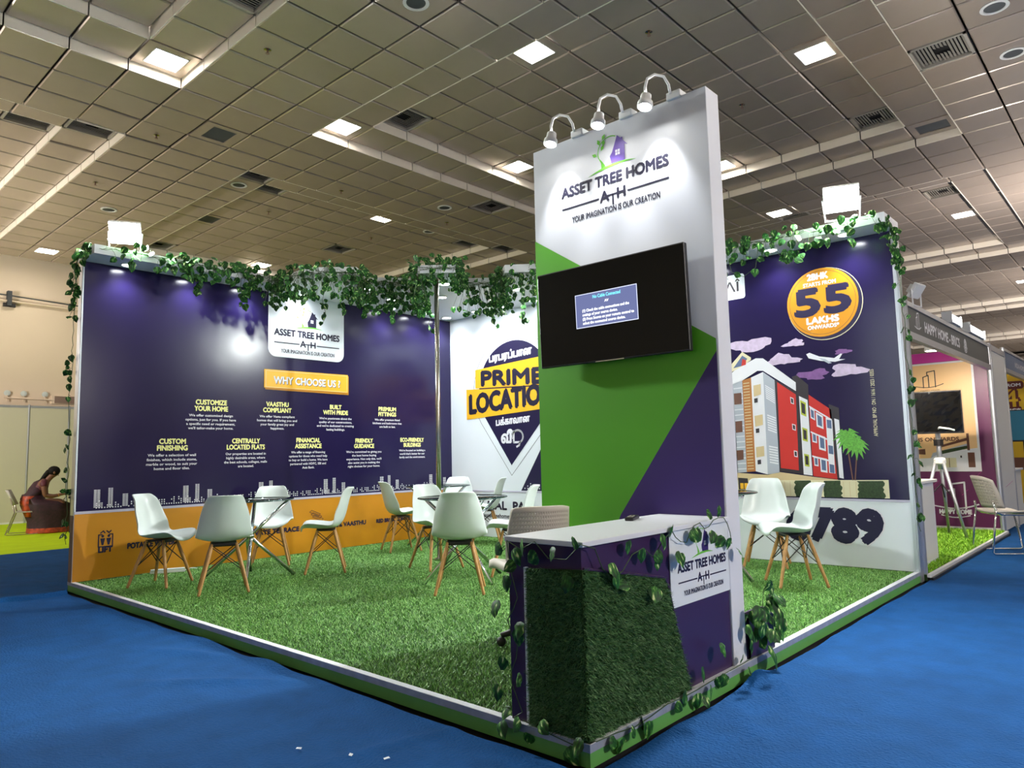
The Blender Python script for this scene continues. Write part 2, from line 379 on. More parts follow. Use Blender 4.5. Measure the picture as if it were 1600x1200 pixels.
# carpeted floor: a fine wavy sheet that stops short of the platform and rumples along it
def noise1(x, seed, f):
    r = np.random.default_rng(seed); ph = r.uniform(0, 6.28, 6); fr = f * r.uniform(.5, 2.2, 6); am = r.uniform(.4, 1, 6)
    return sum(a * np.sin(fr_ * x + p) for a, fr_, p in zip(am, fr, ph)) / am.sum()
def make_floor():
    xs = np.unique(np.concatenate([np.arange(-10.02, -7, .25), np.arange(-7, -6.1, .06), np.arange(-6.1, .02, .045), np.arange(.02, 2.6, .045), np.arange(2.6, XE + .3, .5)]).round(4))
    ys = np.unique(np.concatenate([np.arange(YS, -3, .5), np.arange(-3, 5.0, .045), np.arange(5.0, 12, .1), np.arange(12, YN + .9, 1.)]).round(4))
    X, Y = np.meshgrid(xs, ys, indexing='ij')
    inside = (X > -6.1) & (X < .012) & (Y > -.012) & (Y < 5.0)
    dx = np.maximum(np.maximum(-6.1 - X, X - 0), 0); dy = np.maximum(np.maximum(0 - Y, Y - 5.), 0); D = np.hypot(dx, dy)
    s = np.where(dy > dx, X, Y + 7.)
    A = .006 + .014 * np.clip(noise1(s, 3, 3.2), -.3, 1)
    A = A + .05 * np.exp(-((s - (1.38 + 7)) / .13) ** 2) + .035 * np.exp(-((s + 2.25) / .22) ** 2) + .02 * np.exp(-((s + 3.1) / .2) ** 2)
    A = np.clip(A, .004, .1)
    z = A * np.exp(-(D / .085) ** 2)
    z += .0035 * np.sin(9 * X + 2.5 * np.sin(1.3 * Y)) * np.exp(-((X + 7.5) / 2.2) ** 2) * (Y < 1)
    z += .0045 * noise1(X * .8 + Y * 1.9, 5, 2.4) + .0035 * noise1(X * 2.1 - Y * .7, 8, 2.6) + .0016 * noise1(X * .9 + Y * 2.2 + .5 * np.sin(2 * X), 15, 7.)
    for (cx, cy, an, L, hh, ww) in ((-.75, -.3, 75, .35, .014, .03), (.22, 1.3, -60, .22, .03, .03), (.3, .75, -50, .25, .016, .035), (-2.2, -.42, 40, .35, .02, .05), (-2.9, -.25, 20, .3, .02, .05), (.45, 2.2, -75, .35, .006, .04)):
        ca, sa = math.cos(math.radians(an)), math.sin(math.radians(an)); u = (X - cx) * ca + (Y - cy) * sa; w = -(X - cx) * sa + (Y - cy) * ca
        z += hh * np.exp(-(u / L) ** 2 - (w / ww) ** 2)
    sx_ = -5.88 + .05 * np.sin(Y * 2); z += .012 * ((X < sx_) & (Y < -.02)) + .022 * np.exp(-((X - sx_ + .03) / .05) ** 2) * (X < sx_) * (Y < -.02)
    Z = -HP + .004 + np.maximum(z, -.003)
    jx = .012 * noise1(Y, 11, 6.) + .028; jy = .012 * noise1(X, 12, 6.) + .028
    X2 = X + np.where((D < .1) & (dx > dy), np.abs(jx), 0); Y2 = Y - np.where((D < .1) & (dy >= dx) & (Y < 1), np.abs(jy), 0)
    n, k = X.shape; idx = np.arange(n * k).reshape(n, k)
    q = np.stack([idx[:-1, :-1], idx[1:, :-1], idx[1:, 1:], idx[:-1, 1:]], -1).reshape(-1, 4)
    bad = inside.reshape(-1)[q].any(1); q = q[~bad]
    used = np.unique(q); re = np.full(n * k, -1); re[used] = np.arange(len(used))
    V = np.stack([X2, Y2, Z], -1).reshape(-1, 3)[used]
    me = bpy.data.meshes.new('floor'); me.from_pydata(V.tolist(), [], re[q].tolist()); me.materials.append(M['carpet'])
    me.polygons.foreach_set('use_smooth', [True] * len(q)); me.update()
    o = bpy.data.objects.new('floor', me); COL.objects.link(o); tag(o, kind='structure')
    return o
floor = make_floor()
b = MB(); b.box((XW, YS, -HP - .12), (XE, YN, -HP - .02), M['shaded_concrete']); b.build('floor_base', floor)
b = MB(); b.box((XW, YS, -HP - .02), (-10.02, YN, -HP + .006), M['lime']); b.build('lime_carpet', floor)

# --- ceiling: coffered grid of metal pans, nearest ones single objects
ceiling = tag(empty('ceiling', (0, 0, 0)), kind='structure')
b = MB(); b.box((XW, YS, 6.0), (XE, YN, 6.2), M['slab']); b.build('ceiling_void', ceiling)
def level(i, j):
    a, c = i % 14, j % 14
    if a <= 10 and c <= 10: return ZMID if (a in (0, 10) or c in (0, 10)) else ZHI
    return ZLO
def tile_xy(i, j): return X0 - P * (i + .5), Y0 + P * (j + .5)
LIGHTS = [(10, -4, 'above the free end of the purple wall, nearest of all'), (10, 0, 'in the coffer corner above the seating corner'), (5, 1, 'high in the coffer, left of the tall pillar'), (1, 5, 'high in the coffer, right of the tall pillar'),
          (9, 5, 'just left of the pillar top edge'), (15, 5, 'small, over the middle of the purple wall'), (5, 9, 'just right of the pillar side'), (25, -2, 'low on the left, beside the cream hall wall'), (23, 5, 'far off, just over the garland beam by the logo'),
          (1, 19, 'far right, beyond the second coffer'), (1, 33, 'farthest on the right, over the neighbouring stalls'), (8, 38, 'very far, over the fascia floodlights'), (5, 13, 'just left of the right floodlight')]
VENTS = [(-1, 6, 'largest, top right of the hall'), (1, 9, 'in the coffer right of the pillar'), (9, 1, 'beside the corner light over the seating'), (11, 6, 'on the low strip left of the pillar'), (19, 6, 'over the logo panel'), (14, 0, 'in a coffer corner over the purple wall'),
         (15, 1, 'beside the coffer corner over the purple wall'), (23, 1, 'low over the left floodlight'), (1, 16, 'right of the right floodlight'), (24, 7, 'just above the garland beam'), (5, 14, 'over the right garland beam'), (15, 9, 'far off above the pole canopy'),
         (14, 10, 'far off, left of the pillar'), (15, -5, 'by the bent panel on the far left'), (14, -4, 'small, beside the bent panel on the left'), (7, -4, 'cut off by the top of the view'), (4, 21, 'far right over the neighbouring stall')]
GREYS = [(0, 10, 'beside the vent right of the pillar'), (12, -2, 'over the purple wall'), (19, 1, 'low over the purple wall')]
special = {(i, j) for i, j, _ in LIGHTS + VENTS + GREYS}
BACK = [(a + 14 * m, c + 14 * n) for m in (-2, -1, 0, 1) for n in (-2, -1, 0, 1, 2, 3) for a, c in ((5, 1), (1, 5), (9, 5), (5, 9))]
def in_view(x, y, z, pad=0.):
    v = Vector((x, y, z)) - CAM; zz = v.dot(d_)
    if zz < .3: return False
    return abs(v.dot(R_) / zz * FPX) < 800 + pad and abs(v.dot(U_) / zz * FPX) < 600 + pad
def pan(half, th, rr=.012):
    mb = MB(); h, g = half, half - rr
    v = [(-g, -g, -th), (g, -g, -th), (g, g, -th), (-g, g, -th), (-h, -h, -th + .01), (h, -h, -th + .01), (h, h, -th + .01), (-h, h, -th + .01), (-h, -h, 0), (h, -h, 0), (h, h, 0), (-h, h, 0)]
    f = [(3, 2, 1, 0)] + [(i, (i + 1) % 4, 4 + (i + 1) % 4, 4 + i) for i in range(4)] + [(4 + i, 4 + (i + 1) % 4, 8 + (i + 1) % 4, 8 + i) for i in range(4)]
    return v, f
tv, tf = pan(P / 2 - .011, .03)
mt = MB(); mt.add(tv, tf, M['tile']); proto = mt.build('ceiling_tile', ceiling); tile_me = proto.data; bpy.data.objects.remove(proto)
cells = []
i0, i1 = int((X0 - XE) / P) - 1, int((X0 - XW) / P) + 1
j0, j1 = int((YS - Y0) / P) - 1, int((YN - Y0) / P) + 1
for i in range(i0, i1):
    for j in range(j0, j1):
        x, y = tile_xy(i, j)
        if x < XW + .2 or x > XE or y < YS or y > YN or (i, j) in special: continue
        cells.append((i, j, x, y, level(i, j)))
vis = sorted([c for c in cells if in_view(c[2], c[3], c[4], 40)], key=lambda c: (Vector(c[2:5]) - CAM).length)
single = {c[:2] for c in vis[:290]}
bulk = MB()
for n_, (i, j, x, y, z) in enumerate(cells):
    if (i, j) in BACK and not in_view(x, y, z, 60): continue
    if (i, j) in single:
        o = bpy.data.objects.new('ceiling_tile', tile_me); COL.objects.link(o); o.parent = ceiling
        bent = (i, j) in ((13, -4), (13, -3), (12, -4), (15, -4))
        o.location = (x, y, z + (.012 if bent else 0)); w = .03 if bent else .0045
        o.rotation_euler = (random.uniform(-w, w), random.uniform(-w, w), 0)
    else:
        a, c_ = random.uniform(-.005, .005), random.uniform(-.005, .005)
        bulk.add([(x + p[0], y + p[1], z + p[2] + a * p[0] + c_ * p[1]) for p in tv], tf, M['tile_bulk'])
tag(bulk.build('ceiling_tiles_beyond', ceiling), kind='stuff')
# stepped edges of each coffer
def coffer_steps(m, n):
    mb = MB()
    for lo, hi, zl, zh in ((0, 11, ZLO, ZMID), (1, 10, ZMID, ZHI)):
        xa, xb = X0 - P * (14 * m + hi), X0 - P * (14 * m + lo); ya, yb = Y0 + P * (14 * n + lo), Y0 + P * (14 * n + hi)
        if xa > XE or xb < XW: continue
        t = .012; k = hi - lo
        for q in range(k):
            g = .008
            x_a, x_b = xa + P * q + g, xa + P * (q + 1) - g; y_a, y_b = ya + P * q + g, ya + P * (q + 1) - g
            mb.box((x_a, ya - t, zl - .028), (x_b, ya, zh), M['step']); mb.box((x_a, yb, zl - .028), (x_b, yb + t, zh), M['step'])
            mb.box((xa - t, y_a, zl - .028), (xa, y_b, zh), M['step']); mb.box((xb, y_a, zl - .028), (xb + t, y_b, zh), M['step'])
    if mb.v: mb.build('coffer_step_trim', ceiling)
for m in (-1, 0, 1):
    for n in (-1, 0, 1, 2, 3): coffer_steps(m, n)
def ceiling_light(i, j, label, group=None):
    x, y = tile_xy(i, j); z = level(i, j)
    t = empty('ceiling_light', (x, y, z), 0, label, 'ceiling light', group)
    f = MB(); h, g = P / 2 - .012, .185
    for a, c in (((-h, -h), (h, -g)), ((-h, g), (h, h)), ((-h, -g), (-g, g)), ((g, -g), (h, g))): f.box((a[0], a[1], -.03), (c[0], c[1], -.01), M['tile_bulk'])
    for a, c in (((-g, -g), (g, -g + .012)), ((-g, g - .012), (g, g)), ((-g, -g), (-g + .012, g)), ((g - .012, -g), (g, g))): f.box((a[0], a[1], -.036), (c[0], c[1], .03), M['white_metal'])
    f.build('frame', t)
    l = MB(); l.box((-g + .012, -g + .012, -.012), (g - .012, g - .012, .0), M['ceil_lamp']); l.build('diffuser', t)
    return t
for i, j, w in LIGHTS: ceiling_light(i, j, 'square recessed ceiling light panel ' + w, 'ceiling light panels')
for i, j in BACK:
    x, y = tile_xy(i, j)
    if (i, j) in special or x < XW + .5 or x > XE - .5 or y < -1 or y > 40: continue
    if not in_view(x, y, level(i, j), 60):
        ceiling_light(i, j, 'square ceiling light panel in the hall outside the view', 'ceiling lights outside the view')
def vent(i, j, label):
    x, y = tile_xy(i, j); z = level(i, j); t = empty('ceiling_vent', (x, y, z), math.pi / 2, label, 'air vent', 'louvred ceiling vents')
    h = P / 2 - .012
    f = MB()
    for a, c in (((-h, -h), (h, -h + .03)), ((-h, h - .03), (h, h)), ((-h, -h), (-h + .03, h)), ((h - .03, -h), (h, h))): f.box((a[0], a[1], -.034), (c[0], c[1], .03), M['grille'])
    f.build('frame', t)
    k = MB(); k.box((-h + .02, -h + .02, .03), (h - .02, h - .02, .05), M['hole']); k.build('duct_backing', t)
    for q in range(14):
        mt_ = Matrix.Translation((0, -h + .05 + q * (2 * h - .1) / 13, 0)) @ Matrix.Rotation(math.radians(28), 4, 'X')
        for w0, w1 in (((-h + .03, h - .03),) if q not in (5, 6, 7, 8) else ((-h + .03, -.08), (.08, h - .03))):
            s = MB(); s.box((w0, -.014, -.002), (w1, .014, .002), M['grille'], mt_); s.build('slat', t)
    return t
for i, j, w in VENTS: vent(i, j, 'dark louvred ceiling vent ' + w)
for i, j, w in GREYS:
    x, y = tile_xy(i, j); z = level(i, j); t = empty('return_grille', (x, y, z), 0, 'grey mesh return air panel ' + w, 'air vent', 'grey return air panels')
    h = P / 2 - .012; f = MB()
    for a, c in (((-h, -h), (h, -.16)), ((-h, .16), (h, h)), ((-h, -.16), (-.2, .16)), ((.2, -.16), (h, .16))): f.box((a[0], a[1], -.03), (c[0], c[1], -.005), M['tile_bulk'])
    f.build('frame', t); k = MB(); k.box((-.2, -.16, -.02), (.2, .16, -.008), M['mesh_grey']); k.build('mesh_panel', t)
for n_, (i, j, w) in enumerate([(8, -3, 'nearest the top left of the view'), (3, 2, 'above the middle arm lamp'), (3, 6, 'right of the pillar top'), (13, -3, 'by the dented panel'), (17, -3, 'low over the left floodlight'), (13, 2, 'over the purple wall'), (17, 6, 'far, over the logo panel'), (13, 6, 'far, left of the pillar'), (17, 2, 'far, over the middle of the purple wall')]):
    x, y = tile_xy(i, j); z = level(i, j) - .03; t = empty('sprinkler', (x, y, z), 0, 'small ceiling sprinkler head ' + w, 'sprinkler', 'ceiling sprinklers')
    q = MB(); q.lathe([(.035, 0), (.04, -.006), (.015, -.012)], M['steel'], 12); q.build('escutcheon', t)
    q = MB(); q.lathe([(.01, -.006), (.01, -.035), (.004, -.045)], M['brown'], 8); q.lathe([(.022, -.046), (.022, -.05)], M['brown'], 10); q.build('head', t)
for n_, (i, j, w) in enumerate([(5, -2, 'at the top edge of the view'), (15, 0, 'over the purple wall'), (19, -2, 'above the left floodlight'), (12, 5, 'on the low strip left of the pillar'), (15, 7, 'far, left of the pillar'), (-2, 5, 'at the top right corner'), (-2, 7, 'below the one in the top right corner')]):
    x, y = tile_xy(i, j); z = level(i, j) - .03; t = empty('ceiling_speaker', (x, y, z), 0, 'round ceiling speaker ' + w, 'speaker', 'round ceiling speakers')
    q = MB(); q.lathe([(.125, 0), (.13, -.01), (.1, -.014), (.095, -.006)], M['white_metal'], 24, cap=False); q.build('rim', t)
    q = MB(); q.lathe([(.095, -.004), (.03, -.01)], M['mesh_grey'], 20); q.build('grille', t)

# ------------------------------------------------------------------ the booth: platform
def grass_mesh(name, pts, nrm, h, w, m, parent, lean=.5, kind='stuff'):
    n = len(pts); an = rng.uniform(0, 2 * np.pi, n)
    nrm = np.asarray(nrm, float) * np.ones((n, 1)); ref = np.where(np.abs(nrm[:, 2:3]) > .9, np.array([[1., 0, 0]]), np.array([[0, 0, 1.]]))
    a = np.cross(nrm, ref); a /= np.linalg.norm(a, axis=1)[:, None]; c = np.cross(nrm, a)
    t = a * np.cos(an)[:, None] + c * np.sin(an)[:, None]; s_ = np.cross(nrm, t)
    hh = h * rng.uniform(.6, 1.2, n)[:, None]; le = lean * rng.uniform(.2, 1.3, n)[:, None]
    tip = pts + nrm * hh + s_ * hh * le; 
    V = np.stack([pts - t * w / 2, pts + t * w / 2, tip], 1).reshape(-1, 3)
    me = bpy.data.meshes.new(name); me.vertices.add(3 * n); me.vertices.foreach_set('co', V.ravel().astype(np.float32))
    me.loops.add(3 * n); me.loops.foreach_set('vertex_index', np.arange(3 * n, dtype=np.int32))
    me.polygons.add(n); me.polygons.foreach_set('loop_start', np.arange(0, 3 * n, 3, dtype=np.int32)); me.polygons.foreach_set('loop_total', np.full(n, 3, np.int32))
    me.materials.append(m); me.update(calc_edges=True); me.validate()
    o = bpy.data.objects.new(name, me); COL.objects.link(o); o.parent = parent
    return tag(o, kind=kind)
plat = empty('booth_platform', (0, 0, -HP), 0, 'low green-sided booth platform covered in artificial grass', 'platform')
b = MB(); b.box((-LX - .09, .012, 0), (-.012, LY + .09, HP - .012), M['soil']); b.build('turf_base', plat)
b = MB(); b.box((-LX - .1, 0, 0), (0, .012, HP - .03), M['skirt']); b.build('skirt', plat)
b = MB(); b.box((-.012, .012, 0), (0, LY + .09, HP - .03), M['skirt']); b.build('skirt', plat)
b = MB(); b.box((-LX - .1, .0, 0), (-LX - .088, LY + .09, HP - .03), M['skirt']); b.build('skirt', plat)
b = MB(); b.box((-LX - .1, -.004, HP - .03), (.004, .004, HP), M['trim']); b.box((-LX - .1, -.003, HP - .004), (.0, .035, HP + .002), M['trim_top']); b.build('edge_trim', plat)
b = MB(); b.box((-.004, .004, HP - .03), (.004, LY + .09, HP), M['trim']); b.box((-.035, .0, HP - .004), (.003, LY + .09, HP + .002), M['trim_top']); b.build('edge_trim', plat)
nb_ = 430000
q = rng.uniform(0, 1, (nb_, 2)); near = rng.uniform(0, 1, nb_) < .0
pts = np.stack([-LX + .01 + q[:, 0] * (LX - .05), .038 + q[:, 1] * (LY - .045), np.full(nb_, HP - .012)], 1)
grass_mesh('turf', pts, [[0, 0, 1.]], .015, .0062, M['turf'], plat, 1.1)

# ------------------------------------------------------------------ booth walls with their prints
wl = MB(); wl.box((-LX - .09, 0, 0), (-LX, LY + .09, H), M['white']); wall_left = struct('wall_left', wl)
b = MB(); b.box((-LX - .092, -.004, -HP * .0), (-LX - .002, .0, .62), M['brown']); b.box((-LX - .092, -.004, .62), (-LX - .002, .0, H), M['alu']); b.build('end_strip', wall_left)
b = MB(); b.box((-LX, .004, .655), (-LX + .004, LY, H), M['purple']); pl_ = b.build('purple_panel', wall_left)
b = MB(); b.box((-LX, .004, 0.0), (-LX + .004, LY, .63), M['yellow']); yp_ = b.build('yellow_panel', wall_left)
b = MB(); b.box((-LX, .004, .63), (-LX + .007, LY, .655), M['lilac']); b.build('divider_strip', wall_left)
b = MB(); b.box((-LX, .0, .655), (-LX + .006, .012, H), M['paper']); b.build('edge_strip', wall_left)
PL = Plane((-LX + .0045, 0, 0), (0, 1, 0), (1, 0, 0))
b = MB(); b.prism(rrect(1.965, 2.32, 3.01, H - .002, .10, 6, (1, 1, 0, 0)), 0, .006, M['paper'], PL.P, PL.A, PL.B, PL.N); lp = b.build('logo_panel', wall_left)
b = MB(); brand_logo(b, PL, 2.49, 2.582, .90, .0075, M['ink'], M['ink']); b.build('logo_print', lp)
b = MB(); b.prism([(1.935, 1.925), (3.085, 1.91), (3.085, 2.15), (1.92, 2.145)], 0, .003, M['yellow'], PL.P, PL.A, PL.B, PL.N)
b.prism([(1.92, 1.945), (3.07, 1.935), (3.07, 2.165), (1.92, 2.16)], .003, .009, M['gold'], PL.P, PL.A, PL.B, PL.N); hb_ = b.build('heading_banner', wall_left)
b = MB()
for dx, dy, m_, o_ in ((.006, -.005, M['navy'], .0098), (0, 0, M['p_white'], .0106)):
    text(b, PL, 'WHY CHOOSE US ?', 2.04 + dx, 2.95 + dx, 2.0 + dy, .082, m_, o_, bold=.004)
stroke(b, PL, [(1.94, 1.955), (3.055, 1.945), (3.055, 2.15), (1.94, 2.145), (1.94, 1.955)], .004, M['p_cream'], .0098)
b.build('heading_lettering', hb_)
BL = [(1.305, 1.652, .185, ['CUSTOMIZE', 'YOUR HOME'], ['We offer customised design', 'options, just for you. If you have', 'a specific need or requirement,', "we'll tailor-make your home."], .28),
      (2.095, 1.660, .18, ['VAASTHU', 'COMPLIANT'], ['We offer Vastu compliant', 'homes that will bring you and', 'your family great joy and', 'happiness.'], .255),
      (2.895, 1.655, .18, ['BUILT', 'WITH PRIDE'], ["We're passionate about the", 'quality of our constructions,', "and we're dedicated to creating", 'lasting buildings.'], .27),
      (3.705, 1.655, .145, ['PREMIUM', 'FITTINGS'], ['We offer premium fitted', 'kitchens and bathrooms that', 'are built to last.'], .24),
      (0.898, 1.228, .155, ['CUSTOM', 'FINISHING'], ['We offer a selection of wall', 'finishes, which include stone,', 'marble or wood, to suit your', 'home and floor tiles.'], .26),
      (1.712, 1.232, .225, ['CENTRALLY', 'LOCATED FLATS'], ['Our properties are located in', 'highly desirable areas, where', 'the best schools, colleges, malls', 'are located.'], .255),
      (2.510, 1.240, .18, ['FINANCIAL', 'ASSISTANCE'], ['We offer a range of financing', 'options for those who need help', 'to buy or build a home. We have', 'partnered with HDFC, SBI and', 'Axis Bank.'], .265),
      (3.328, 1.235, .155, ['FRIENDLY', 'GUIDANCE'], ["We're committed to giving you", 'the best home buying', "experience. Not only this, we'll", 'also assist you in making the', 'right choices for your home.'], .275),
      (4.130, 1.246, .205, ['ECO-FRIENDLY', 'BUILDINGS'], ["We're focused on building a", "world that's better for our", 'family and the environment.'], .23)]
hd = MB(); bd = MB()
for cx, base, hw, heads, lines, bw in BL:
    v0 = [glyphs(h_)[0] for h_ in heads]; ws = [v[:, 0].max() - v[:, 0].min() for v in v0]; mw = max(ws)
    for k, h_ in enumerate(heads):
        w = hw * ws[k] / mw; text(hd, PL, h_, cx - w, cx + w, base + (len(heads) - 1 - k) * .069, .05, M['paleyellow'], .0012, bold=.0034)
    ws = [np.ptp(glyphs(t_, 2)[0][:, 0]) for t_ in lines]; mw = max(ws)
    for k, t_ in enumerate(lines):
        w = bw * ws[k] / mw; text(bd, PL, t_, cx - w, cx + w, base - .062 - k * .046, .025, M['p_white'], .0012, bold=.0009, res=2)
hd.build('heading_text', pl_); bd.build('body_text', pl_)
# skyline of little lit windows
sk = MB()
def towers(y0):
    r = random.Random(5)
    def win(a, z, w, h): poly(sk, PL, rect(a, z, a + w, z + h), M['p_white'], .0012)
    for tx, w, z1 in ((.0, .055, .865), (.128, .042, .885), (.05, .03, .745), (.26, .05, .815)):
        n = int((z1 - .685) / .0125)
        for k in range(n): 
            for q_ in range(2): win(y0 + tx + q_ * (w / 2 + .002), .685 + k * .0125, w / 2 - .002, .0065)
    for k in range(34):
        a = y0 + .02 + k * .0245; hgt = r.choice([1, 2, 2, 3, 3, 4])
        if .255 < a - y0 < .31: continue
        for q_ in range(hgt):
            if r.random() < .8: win(a, .675 + q_ * .021, .011, .012)
for k in range(6):
    if .175 + k * .8535 + .35 < LY + .6: towers(.165 + k * .8535 - .0)
sk.f = [f for f in sk.f]
sk.build('skyline_print', pl_)
yl = MB()
for t_, a0, a1 in (('LIFT', .222, .345), ('POTABLE WATER', .485, .945), ('PRIVATE TERRACE', 1.72, 2.39), ('100% VAASTHU', 2.84, 3.35), ('RED BRICK CONSTRUCTION', 3.52, 4.32)):
    text(yl, PL, t_, a0, a1, .252 if t_ == 'LIFT' else .262, .05 if t_ != 'RED BRICK CONSTRUCTION' else .044, M['navy'], .0012, bold=.0045, slant=.0)
for pp in ([(.25, .42), (.22, .42), (.22, .305), (.345, .305), (.345, .42), (.315, .42)], [(.235, .435), (.26, .455), (.275, .435)], [(.29, .455), (.312, .435), (.33, .455)]): stroke(yl, PL, pp, .011, M['navy'], .0012)
for cx in (.256, .31):
    poly(yl, PL, disc(cx, .405, .013, 10), M['navy'], .0012); poly(yl, PL, [(cx - .022, .385), (cx + .022, .385), (cx + .008, .32), (cx - .008, .32)], M['navy'], .0012)
for dx, dy in ((0, 0), (.02, -.03), (.04, -.06)):
    stroke(yl, PL, [(2.53 + dx, .47 + dy), (2.56 + dx, .49 + dy), (2.68 + dx, .44 + dy), (2.655 + dx, .415 + dy), (2.53 + dx, .47 + dy)], .007, M['p_brown'], .0012)
yl.build('amenity_print', yp_)

wb = MB(); wb.box((-LX, LY, 0), (.0, LY + .09, H), M['white']); wall_back = struct('wall_back', wb)
b = MB(); b.box((0, LY - .004, -HP), (.012, LY + .094, H), M['alu']); b.box((-.03, LY - .012, 0), (.0, LY, H), M['alu']); b.build('end_strip', wall_back)
b = MB(); b.box((-LX + .005, LY - .004, .62), (-2.6, LY, H), M['paper']); wp_ = b.build('white_panel', wall_back)
b = MB(); b.box((-2.6, LY - .004, .62), (-.03, LY, H), M['purple']); pp_ = b.build('purple_panel', wall_back)
b = MB(); b.box((-LX + .005, LY - .0045, 0), (-.03, LY, .61), M['paper']); lw_ = b.build('lower_panel', wall_back)
b = MB(); b.box((-LX + .005, LY - .008, .605), (-.03, LY, .625), M['lilac']); b.build('divider_strip', wall_back)
PB = Plane((0, LY - .0045, 0), (1, 0, 0), (0, -1, 0))
pin = MB(); cx, cz, R0 = -4.75, 1.99, .655
def pinshape(r, tipz):
    th = math.acos(min(.99, r / (cz - tipz))); a0 = -math.pi / 2 + th; 
    pts_ = [(cx + r * math.cos(t), cz + r * math.sin(t)) for t in np.linspace(a0, math.pi - a0, 40)]
    return pts_ + [(cx - .07, tipz)]
stroke(pin, PB, [*pinshape(.765, .83), pinshape(.765, .83)[0]], .006, M['p_dark'], .0010)
poly(pin, PB, pinshape(.66, .965), M['navy'], .0014)
poly(pin, PB, [(-5.48, 2.05), (-3.9, 1.99), (-3.9, 2.40), (-5.48, 2.31)], M['gold'], .0022)
poly(pin, PB, [(-5.665, 1.615), (-3.72, 1.72), (-3.72, 1.97), (-5.665, 2.045)], M['gold'], .0026)
poly(pin, PB, [(-5.40, 2.03), (-3.9, 1.975), (-3.9, 1.985), (-5.4, 2.045)], M['navy'], .0030)
text(pin, PB, 'PRIME', -5.355, -4.24, 2.082, .192, M['ink'], .0034, bold=.017, tilt=-.045)
text(pin, PB, 'LOCATION', -5.598, -4.06, 1.703, .25, M['ink'], .0036, bold=.02, tilt=.045)
text(pin, PB, 'பரபரப்பான', -5.20, -4.42, 2.395, .095, M['p_white'], .002, bold=.008, tilt=.05)
text(pin, PB, 'பக்காவான', -5.09, -4.48, 1.508, .085, M['p_white'], .002, bold=.006, tilt=.05)
text(pin, PB, 'வீ', -4.995, -4.80, 1.27, .14, M['p_white'], .002, bold=.01)
stroke(pin, PB, [(-4.77, 1.42), (-4.77, 1.27), (-4.66, 1.27)], .028, M['p_white'], .002)
stroke(pin, PB, [(-4.70 + .095 * math.cos(t), 1.345 + .085 * math.sin(t)) for t in np.linspace(-1.3, 3.4, 16)], .026, M['p_white'], .002)
stroke(pin, PB, [(-4.66, 1.27), (-4.675, 1.23), (-4.72, 1.21)], .026, M['p_white'], .002)
pin.build('location_pin_print', wp_)
b = MB(); poly(b, PB, [(-4.66, .63), (-2.6, .63), (-2.6, 3.0), (-3.1, 3.0)], M['navy'], .0006)
for k in range(26):
    a = -4.6 + k * .05
    for q_ in range(random.choice([1, 2, 3])): poly(b, PB, rect(a + .02 * q_ * 0, .655 + q_ * .03, a + .016, .67 + q_ * .03), M['p_white'], .0012)
b.build('diagonal_print', wp_)
b = MB(); text(b, PB, 'MAL  PA', -5.277, -4.60, .373, .105, M['ink'], .0014, bold=.007)
text(b, PB, '@assettreehomes', -5.42, -4.86, .262, .052, M['ink'], .0014, bold=.002); b.build('address_text', lw_)
b = MB()
text(b, PB, '6789', -1.135, -.288, .238, .272, M['p_white'], .0010, bold=.045)
text(b, PB, '6789', -1.13, -.29, .24, .268, M['navy'], .0018, bold=.032); b.build('phone_number_text', lw_)
b = MB(); poly(b, PB, rrect(-2.3, 2.69, -1.447, 2.955, .03), M['paper'], .001); text(b, PB, 'DΛÎ', -1.80, -1.50, 2.775, .10, M['p_dark'], .0016, bold=.003)
text(b, PB, 'R', -1.645, -1.62, 2.91, .02, M['p_dark'], .0016); b.build('member_logo', pp_)
bad = MB(); cx, cz = -.677, 2.518
poly(bad, PB, disc(cx + .022, cz - .018, .355, 48), M['p_cream'], .0008); poly(bad, PB, disc(cx + .02, cz - .016, .350, 48), M['navy'], .0012)
poly(bad, PB, disc(cx, cz, .338, 48), M['yellow'], .0016); ring(bad, PB, cx, cz, .312, .315, M['navy'], .0022, 48)
text(bad, PB, '2BHK', -.80, -.605, 2.752, .058, M['p_white'], .0024, bold=.006); text(bad, PB, 'STARTS FROM', -.845, -.535, 2.69, .035, M['p_white'], .0024, bold=.002)
text(bad, PB, '55', -.93, -.42, 2.412, .245, M['navy'], .0024, bold=.02)
text(bad, PB, 'LAKHS', -.83, -.53, 2.318, .058, M['p_white'], .0024, bold=.006); text(bad, PB, 'ONWARDS*', -.825, -.53, 2.262, .036, M['p_white'], .0024, bold=.003)
bad.build('price_badge_print', pp_)
b = MB()
ap = 'APPROVAL BP NO : DN / 1616 / 2023 / 0355'
v_, f_ = glyphs(ap, 2); x0_, x1_ = v_[:, 0].min(), v_[:, 0].max(); k_ = .62 / (x1_ - x0_)
b.add([PB.at(-.255 - y * k_ * 1.5, 1.20 + (x - x0_) * k_, .0014) for x, y in v_], f_, M['p_cream']); b.build('approval_text', pp_)
